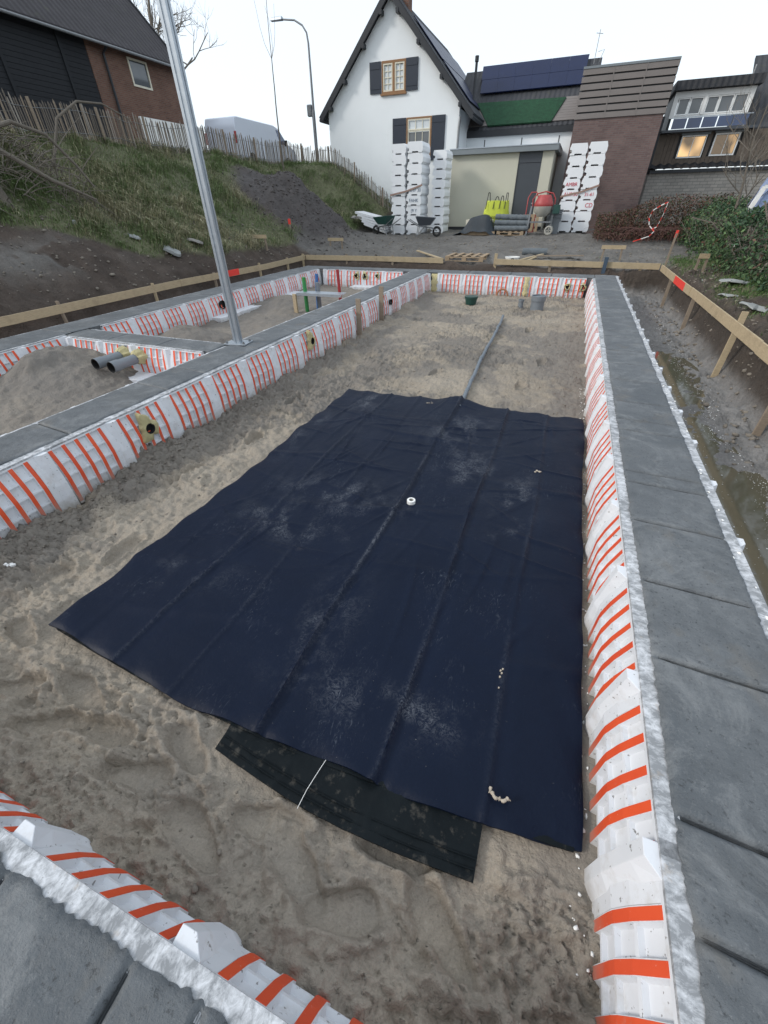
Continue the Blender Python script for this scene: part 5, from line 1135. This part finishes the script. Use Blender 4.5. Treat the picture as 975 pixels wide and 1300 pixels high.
# ------------------------------------------------------------------ paling fences
def paling(pts, label, h=.9, pitch=.085, posts=2.0, seed=0):
    rr = np.random.default_rng(seed); t = empty('paling_fence', (0, 0, 0), 0, label, 'fence')
    P = np.array(pts, float); seg = np.hypot(*(P[1:]-P[:-1]).T); L = seg.sum(); cum = np.concatenate([[0], np.cumsum(seg)])
    def at(s): return np.interp(s, cum, P[:, 0]), np.interp(s, cum, P[:, 1])
    ss = np.arange(0, L, pitch); nmax = 290; n = 0; rest = MB()
    mesh = []
    for k in range(4):
        mb = MB(); w = .013+.003*k/2; mb.add([(-w, -.009, -.05), (w, -.009, -.05), (w, .009, -.05), (-w, .009, -.05), (-w*.95, -.009, h*.93), (w*.9, -.009, h*.93), (w*.9, .009, h*.93), (-w*.95, .009, h*.93), (.003, 0, h)], [(3, 2, 1, 0), (0, 1, 5, 4), (1, 2, 6, 5), (2, 3, 7, 6), (3, 0, 4, 7), (4, 5, 8), (5, 6, 8), (6, 7, 8), (7, 4, 8)])
        me = mb.mesh('pale', ('palesdark', 'palelight', 'palesdark', 'oldwood')[k]); mesh.append(me)
    order = []
    for s in ss:
        x, y = at(s); z = tz(x, y); x2, y2 = at(s+.1); a = math.atan2(y2-y, x2-x)
        m = mesh[rr.integers(4)]; sc = 1+rr.normal(0, .05); R = (rr.normal(0, .02), rr.normal(0, .035), a)
        if n < nmax: o = obj('pale', m, t, (x, y, z), R); o.scale = (1, 1, sc)
        else:
            Mx = Matrix.Translation((x, y, z)) @ __import__('mathutils').Euler(R).to_matrix().to_4x4(); rest.add([Mx @ v.co for v in m.vertices], [tuple(p.vertices) for p in m.polygons])
        n += 1
    if rest.v: tag(rest.build('pale', 'oldwood', t), kind='stuff')
    for s in np.arange(.4, L, posts):
        x, y = at(s); z = tz(x, y); MB().tube([(x+.06, y, z-.2), (x+.06+rr.normal(0, .04), y, z+h*1.02)], .038, 7).build('post', 'oldwood', t)
    mb = MB()
    for f in (.22, .8):
        q = [(at(s)[0]+.014, at(s)[1], tz(*at(s))+h*f) for s in np.arange(0, L, .5)]; mb.tube(q, .006, 5)
    mb.build('wire', 'steel', t)
M['palelight'] = m_wood('silvered_timber', (.30, .27, .235))
M['palesdark'] = m_wood('weathered_split_chestnut', (.15, .13, .11))
paling([(-14, 6.0), (-14, 13.6)], 'weathered split paling fence on top of the slope in front of the barn', .82, .068, seed=1)
paling([(-14, 13.7), (-14, 25.2)], 'weathered split paling fence on top of the slope in front of the van', .84, seed=2)
paling([(-14, 25.3), (-12.4, 24.1), (-11, 23.9), (-9.6, 23.9), (-8.3, 23.9)], 'paling fence running down beside the white house', .72, .085, 1.5, seed=3)

# ------------------------------------------------------------------ vegetation
def blades(name, x, y, z, h, w, col, lean, mat, label, cat, parts=3):
    n = len(x); r = rng; a = r.uniform(0, 2*PI, n); wx, wy = np.cos(a)*w/2, np.sin(a)*w/2
    V = np.zeros((n, 5, 3)); b = np.stack([x, y, z], 1)
    V[:, 0] = b+np.stack([wx, wy, 0*x], 1); V[:, 1] = b-np.stack([wx, wy, 0*x], 1)
    m = b+np.stack([lean[:, 0]*.35*h, lean[:, 1]*.35*h, .6*h], 1); V[:, 2] = m+np.stack([wx, wy, 0*x], 1)*.8; V[:, 3] = m-np.stack([wx, wy, 0*x], 1)*.8
    V[:, 4] = b+np.stack([lean[:, 0]*h, lean[:, 1]*h, h*(.95-.45*np.hypot(lean[:, 0], lean[:, 1])).clip(.12, 1)], 1)
    o = np.arange(n)*5; F = np.concatenate([np.stack([o, o+1, o+3], 1), np.stack([o, o+3, o+2], 1), np.stack([o+2, o+3, o+4], 1)])
    me = npmesh(name, V.reshape(-1, 3), F, mat, False, np.repeat(col, 5, 0)); return tag(obj(name, me), label, cat, None, 'stuff')
def slope_grass():
    N = 290000; x = rng.uniform(-15.6, -8.9, N); y = rng.uniform(3.5, 27, N); z = terrain_z(x, y); g = grass_mask(x, y, z)
    tuft = fbm(x, y, 2.2, 3, 801); k = rng.random(N) < g*(.45+.55*sstep(-.3, .4, tuft)); k &= rng.random(N) < np.interp(y, [4, 10, 16, 26], [1, .8, .5, .35])
    x, y, z, tuft = x[k], y[k], z[k], tuft[k]; n = len(x)
    straw = sstep(-.05, .5, fbm(x, y, .7, 3, 803)+rng.normal(0, .3, n)); 
    col = np.array([.165, .225, .095])[None]*(1-straw[:, None])+np.array([.40, .37, .25])[None]*straw[:, None]; col = col*rng.uniform(.6, 1.4, n)[:, None]
    h = (.07+.13*sstep(-.2, .5, tuft))*rng.uniform(.6, 1.5, n); h = h*(1+.6*straw)
    lean = np.stack([rng.normal(.75, .35, n), rng.normal(-.15, .35, n)], 1)
    blades('grass', x, y, z-.01, h, .010+.006*rng.random(n), col, lean, 'grass', 'long tussocky green and straw coloured grass on the left slope', 'grass')
slope_grass()
def right_grass():
    N = 60000; x = rng.uniform(2.5, 4.8, N); y = rng.uniform(3, 17.6, N); z = terrain_z(x, y); k = rng.random(N) < grass_mask(x, y, z)
    x2 = rng.uniform(-.8, 3.2, 12000); y2 = rng.uniform(15.2, 18, 12000); z2 = terrain_z(x2, y2); k2 = rng.random(12000) < grass_mask(x2, y2, z2)
    x = np.concatenate([x[k], x2[k2]]); y = np.concatenate([y[k], y2[k2]]); z = np.concatenate([z[k], z2[k2]]); n = len(x)
    col = np.array([.075, .13, .042])[None]*rng.uniform(.6, 1.5, n)[:, None]; col[rng.random(n) < .12] = (.2, .18, .11)
    blades('grass', x, y, z-.005, .03+.07*rng.random(n), .007+.004*rng.random(n), col, rng.normal(0, .4, (n, 2)), 'grass', 'short green grass along the top of the right bank', 'grass')
right_grass()
def leaves(name, P, size, col, parent, label, kind='stuff', mat='leaf', up=.35):
    n = len(P); a = rng.normal(size=(n, 3)); a[:, 2] += up; a /= np.linalg.norm(a, axis=1)[:, None]; b = np.cross(a, rng.normal(size=(n, 3))); b /= np.linalg.norm(b, axis=1)[:, None]; c = np.cross(a, b)
    s = size[:, None]; V = np.stack([P-b*s, P+c*s*.45+a*s*.08, P+b*s, P-c*s*.45+a*s*.08], 1)
    o = np.arange(n)*4; me = npmesh(name, V.reshape(-1, 3), np.stack([o, o+1, o+2, o+3], 1), mat, False, np.repeat(col, 4, 0)); ob = obj(name, me, parent)
    tag(ob, label, None, None, kind); return ob
def hedge():
    t = empty('evergreen_hedge', (4, 12, .3), 0, 'dense dark evergreen hedge with ivy along the right bank', 'hedge'); O = np.array([4, 12, .3])
    N = 190000; x = rng.uniform(2.9, 6.6, N); y = rng.uniform(6.0, 21, N); n1 = fbm(x, y, .9, 3, 901)
    topz = 1.45+.30*n1+.10*np.clip(x-4, 0, 2); front = 3.28+.45*fbm(y, y*0+3, .8, 3, 903)+.25*sstep(15, 20, y)
    base = natural(x, y)+.02; u = rng.random(N)
    z = base+(topz-base)*u; fr = front+.42*sstep(.55, 1., u)**2*1.0-.10*np.sin(u*PI)+.32*fbm(y, z, 2.2, 3, 905)
    lump_ = fbm(x*1.0+z, y+z, 2.6, 3, 907)
    shell = ((x-fr > 0) & (x-fr < .30+.1*lump_)) | ((x > fr) & (topz-z < .22+.15*lump_)&(topz-z>0))
    k = shell & (lump_+rng.normal(0, .2, N) > -.12); x, y, z, lump_ = x[k], y[k], z[k], lump_[k]; n = len(x); P = np.stack([x, y, z], 1)-O
    w = sstep(-.2, .5, fbm(x+z, y, 1.1, 3, 909)+rng.normal(0, .2, n))[:, None]; col = np.array([.036, .075, .036])*(1-w)+np.array([.095, .15, .06])*w
    col = col*rng.uniform(.5, 1.5, n)[:, None]; br = rng.random(n) < .06; col[br] = (.12, .07, .045)
    leaves('foliage', P, .026+.028*rng.random(n), col, t, None)
    mb = MB()
    for i in range(90):
        yy = random.uniform(-5, 8); xx = -.45+random.uniform(0, .8); p = Vector((xx, yy, -.1)); d = Vector((random.gauss(-.1, .2), random.gauss(0, .3), 1)); pts = [p.copy()]
        for k in range(4): p = p+d*.3; d = d+Vector((random.gauss(0, .25), random.gauss(0, .25), -.1)); pts.append(p.copy())
        mb.tube(pts, [.012, .010, .008, .006, .003], 5, False)
    tag(mb.build('stems', 'bark', t), kind='stuff')
    # dark inner mass of twigs so that no daylight shows through the foot
    mb = MB()
    for i in range(700):
        a = Vector((random.uniform(3.7, 6)-4, random.uniform(-5.6, 8.6), random.uniform(0, .9))); mb.bar(a, a+Vector((random.gauss(0, .3), random.gauss(0, .3), random.gauss(.1, .25))), .03, .03)
    tag(mb.build('inner_twigs', 'bark', t), kind='stuff')
hedge()
def bramble():
    t = empty('bramble_thicket', (2.0, 20.8, .5), 0, 'leafless reddish brown bramble thicket in front of the brick block', 'bramble'); 
    mb = MB()
    for i in range(620):
        p = Vector((random.uniform(-1.3, 2.4), random.gauss(0, .75), -.05)); hh = 1.05 if p.x > -.6 else .6
        d = Vector((random.gauss(0, .5), random.gauss(-.15, .4), 1)); pts = [p.copy()]
        for k in range(6): p = p+d*hh*.16; d = d+Vector((random.gauss(0, .35), random.gauss(0, .3), -.28)); pts.append(p.copy())
        mb.tube(pts, [.010, .009, .008, .006, .005, .004, .002], 4, False)
    tag(mb.build('canes', 'bramble', t), kind='stuff')
    N = 15000; x = rng.uniform(-1.4, 2.6, N); y = rng.normal(0, .65, N); z = rng.random(N)**1.2*(.75+.45*sstep(-.8, .8, x)+.2*fbm(x, y, 1.5, 3, 921)); col = np.array([.085, .045, .032])*rng.uniform(.4, 1.7, N)[:, None]; g = rng.random(N) < .25; col[g] = np.array([.045, .06, .025])
    leaves('dead_leaves', np.stack([x, y, z], 1), .02+.028*rng.random(N), col, t, None)
M['bramble'] = plain('bramble_cane', (.11, .055, .045), .85, .4, 12, 0)
bramble()
def tree(name, loc, label, h, r, levels, seed, spread=.5, start=None, mat='bark', lean=(0, 0), cat='tree', n0=3, crown_from=.35, up=.08):
    rr = random.Random(seed); t = empty(name, loc, 0, label, cat); tr = MB(); cr = MB()
    pts = []; p = Vector((0, 0, -.2)); d = Vector((lean[0], lean[1], 1)).normalized(); k = 9
    for i in range(k+1): pts.append(p.copy()); p = p+d*h*.62/k; d = (d+Vector((rr.gauss(0, .05), rr.gauss(0, .05), .02))).normalized()
    rad = [r*(1-.6*i/k) for i in range(k+1)]; tr.tube(pts, rad, 9)
    def grow(p, d, L, r, lv):
        if lv > levels: return
        q = [p.copy()]; seg = 4; dd = d.copy()
        for i in range(seg): dd = (dd+Vector((rr.gauss(0, .16), rr.gauss(0, .16), up+rr.gauss(0, .08)))).normalized(); p = p+dd*L/seg; q.append(p.copy())
        cr.tube(q, [r*(1-.5*i/seg) for i in range(seg+1)], 5 if lv < 2 else 3, False)
        for j in range(rr.choice((2, 3, 3))):
            f = rr.uniform(.35, 1); idx = min(int(f*seg), seg); v = Vector((rr.gauss(0, 1), rr.gauss(0, 1), rr.gauss(.2, .7))).normalized(); grow(q[idx], (dd+v*spread*1.3).normalized(), L*rr.uniform(.55, .8), r*.55, lv+1)
    for i in range(k*n0//3):
        idx = rr.randint(int(k*crown_from), k); a = rr.uniform(0, 2*PI); grow(pts[idx], Vector((math.cos(a), math.sin(a), .7)).normalized(), h*.26*rr.uniform(.7, 1.2), rad[idx]*.5, 0)
    grow(pts[-1], d, h*.38, rad[-1]*.9, 0)
    tr.build('trunk', mat, t, smooth=True); cr.build('crown', mat, t)
tree('bare_tree', (-29.5, 33, 3.3), 'large bare tree rising behind the barn roof', 12.5, .28, 4, 11, .8, n0=5, cat='tree')
tree('bare_tree', (4.2, 17.2, .4), 'slim bare tree in front of the lit house at the right edge', 4.4, .05, 3, 14, .55, n0=4, lean=(-.10, 0))
tree('bare_sapling', (-13.5, 21.5, tz(-13.5, 21.5)), 'thin bare sapling standing on the slope before the fence', 6.2, .04, 0, 15, .2, n0=1, crown_from=.9, up=1.2, cat='sapling')
# leaning trunk and fallen branches at the left edge
t = empty('fallen_branches', (-11.1, 7.1, 1.75), 0, 'tangle of bare arching branches on the slope at the left edge', 'branches'); rr = random.Random(4)
def px(x, y, z): return Vector((x+10.9, y-6.2, z-1.6))
mb = MB()
mb.tube([px(-11.6, 6.0, 2.2), px(-11.4, 6.5, 2.75), px(-11.3, 7.1, 2.95), px(-11.2, 7.7, 2.8), px(-11.1, 8.1, 2.3), px(-11.0, 8.3, 1.9)], [.05, .045, .04, .035, .03, .02], 8)
mb.tube([px(-12, 8.2, 2.3), px(-11.8, 8.6, 3.2), px(-11.7, 9.2, 3.55), px(-11.7, 9.9, 3.6), px(-11.6, 10.5, 3.4), px(-11.5, 10.9, 2.9)], [.03, .028, .025, .02, .015, .01], 7)
mb.tube([px(-11.4, 5.6, 3.1), px(-11.1, 6.4, 2.5), px(-10.9, 7.2, 2.0), px(-10.7, 8.0, 1.65)], [.06, .05, .045, .02], 8)
mb.build('boughs', 'bark', t, smooth=True); mb = MB()
for i in range(330):
    p = px(rr.uniform(-13, -10.9), rr.uniform(5.2, 8.3), 0); p.z = tz(p.x-11.1, p.y+7.1)-1.75+rr.uniform(0, .9)*math.exp(-max(0, p.y-1)/2.5); d = Vector((rr.gauss(.1, .5), rr.gauss(.2, .7), rr.gauss(.35, .5))); pts = [p.copy()]
    for k in range(5): p = p+d*.14; d = d+Vector((rr.gauss(0, .3), rr.gauss(0, .3), -.18)); pts.append(p.copy())
    mb.tube(pts, [.011, .010, .009, .007, .005, .003], 4, False)
tag(mb.build('twigs', 'bark', t), kind='stuff')
tag(MB().tube([(-11.62, 7.22, 1.2), (-11.68, 7.2, 1.8), (-11.80, 7.15, 2.3), (-12.0, 7.1, 3.2)], [.24, .17, .15, .13], 14).build('tree_stump', 'bark', smooth=True), 'sawn grey trunk standing in dark soil at the left edge', 'trunk')

# ------------------------------------------------------------------ debris
def slab(x, y, z, w, d, th, mat, label, seed, rz=0, tilt=0, name='debris_sheet', cat='debris', rag=.3):
    rr = random.Random(seed); n = 14; P = [(w/2*math.cos(2*PI*j/n)*(1+rr.uniform(-rag, rag)), d/2*math.sin(2*PI*j/n)*(1+rr.uniform(-rag, rag))) for j in range(n)]
    V = [(p[0], p[1], rr.uniform(-.02, .02)) for p in P]; V2 = [(p[0]*.96, p[1]*.96, v[2]+th) for p, v in zip(P, V)]
    V3 = [(p[0]*.5, p[1]*.5, rr.uniform(0, .03)+th) for p in P]
    mb = MB(); mb.add(V+V2+V3, [tuple(range(n))[::-1], tuple(range(2*n, 3*n))]+[(i, (i+1) % n, n+(i+1) % n, n+i) for i in range(n)]+[(n+i, n+(i+1) % n, 2*n+(i+1) % n, 2*n+i) for i in range(n)])
    tag(mb.build(name, mat, None, (x, y, z), (0, tilt, rz)), label, cat)
slab(3.12, 11.0, tz(3.12, 11)+.05, .62, .42, .02, 'stone', 'pale torn sheet lying on the right bank beside the hedge', 1, .5, .1)
slab(2.95, 10.2, tz(2.95, 10.2)+.02, .3, .5, .02, 'stone', 'small grey torn scrap below the pale sheet on the right bank', 2, .8, .2)
slab(2.95, 8.9, tz(2.95, 8.9)+.02, .42, .5, .02, 'stone', 'grey crumpled scrap in the grass behind the right board', 3, .1, .2)
slab(3.05, 12.4, tz(3.05, 12.4)+.03, .3, .7, .02, 'stone', 'dirty sheet scrap half buried further up the right bank', 4, .3, .15)
slab(-9.85, 9.7, tz(-9.85, 9.7)+.05, .42, .35, .06, 'stone', 'pale broken slab at the edge of the left bank', 5, .2, .45)
slab(-9.9, 10.7, tz(-9.9, 10.7)+.03, .38, .5, .05, 'stoneg', 'flat brownish slab right of the pale broken slab', 6, .9, .3)
slab(-10.9, 8.1, tz(-10.9, 8.1)+.02, .10, .10, .05, 'stone', 'small white stone in the dark soil of the left bank', 8, .9, .1, name='stone', cat='stone')
slab(-10.4, 9.2, tz(-10.4, 9.2)+.04, .3, .2, .03, 'stone', 'pale flat stone in the grass above the left bank', 9, .4, .3, name='stone', cat='stone')
def stones(r, n):
    a = np.stack([r.uniform(-12, -9.3, n), r.uniform(4, 15, n)], 1); b = np.stack([r.uniform(-8, 3, n), r.uniform(15.4, 21, n)], 1); c = np.stack([r.uniform(2.0, 3.2, n), r.uniform(2, 15, n)], 1); a = np.concatenate([a, b, c]); return np.column_stack([a, terrain_z(a[:, 0], a[:, 1])+.004])
scatter('soil_clod', 1100, stones, lambda r, n: .008+.035*r.random(n)**3, 'crumb', 'clods and small stones over the banks and the yard', 'clods', .7, 12)
def heapst(r, n):
    a = np.stack([r.normal(-10.5, 1.3, n), r.normal(17.6, 1.3, n)], 1); return np.column_stack([a, terrain_z(a[:, 0], a[:, 1])+.01])
scatter('rubble', 1500, heapst, lambda r, n: .010+.035*r.random(n)**3, 'darkcrumb', 'dark lumps covering the soil heap on the slope', 'rubble', .8, 13)
# barrier tape tangled in the brambles
t = empty('barrier_tape', (2.2, 17.2, 0), 0, 'tangled red and white barrier tape hanging in the brambles', 'barrier tape')
loop = [(-.18, 0, 1.0), (-.24, 0, 1.18), (-.2, 0, 1.36), (-.02, .05, 1.48), (.14, .02, 1.56), (.12, 0, 1.3), (.08, 0, 1.1), (.04, 0, .95), (-.06, 0, .9), (-.16, -.02, .98), (.0, -.05, .84), (-.1, -.1, .72), (-.5, -.1, .58)]
k = 0
for a, b in zip(loop[:-1], loop[1:]):
    a = Vector(a); b = Vector(b)
    for s in range(2): MB().bar(a.lerp(b, s/2), a.lerp(b, (s+1)/2), .008, .022).build('tape_piece', 'redpaint' if k % 2 else 'tape', t); k += 1
# covered thing at the right edge
t = empty('covered_trailer', (4.72, 16.6, -.1), 0, 'light blue covered frame half hidden behind the hedge at the right edge', 'trailer')
V = [(-.35, 0, 1.35), (.8, 0, 1.35), (.8, 1.0, 1.35), (-.35, 1., 1.35), (-.05, .1, 2.35), (.8, .1, 2.45), (.8, .9, 2.45), (-.05, .9, 2.35)]
MB().add(V, [(3, 2, 1, 0), (4, 5, 6, 7), (0, 1, 5, 4), (1, 2, 6, 5), (2, 3, 7, 6), (3, 0, 4, 7)]).build('cover', 'bluetarp', t, bevel=.03)
MB().bar((-.5, -.05, 1.3), (-.32, -.05, 1.95), .10, .08, (0, 1, 0)).bar((-.32, -.05, 1.95), (.0, -.05, 2.0), .08, .10, (0, 1, 0)).bar((-.42, -.05, .3), (-.42, -.05, 1.3), .05, .05).build('frame', 'tape', t)
print('objects', len(S.objects), 'tris', sum(len(o.data.polygons) for o in S.objects if o.type == 'MESH'))
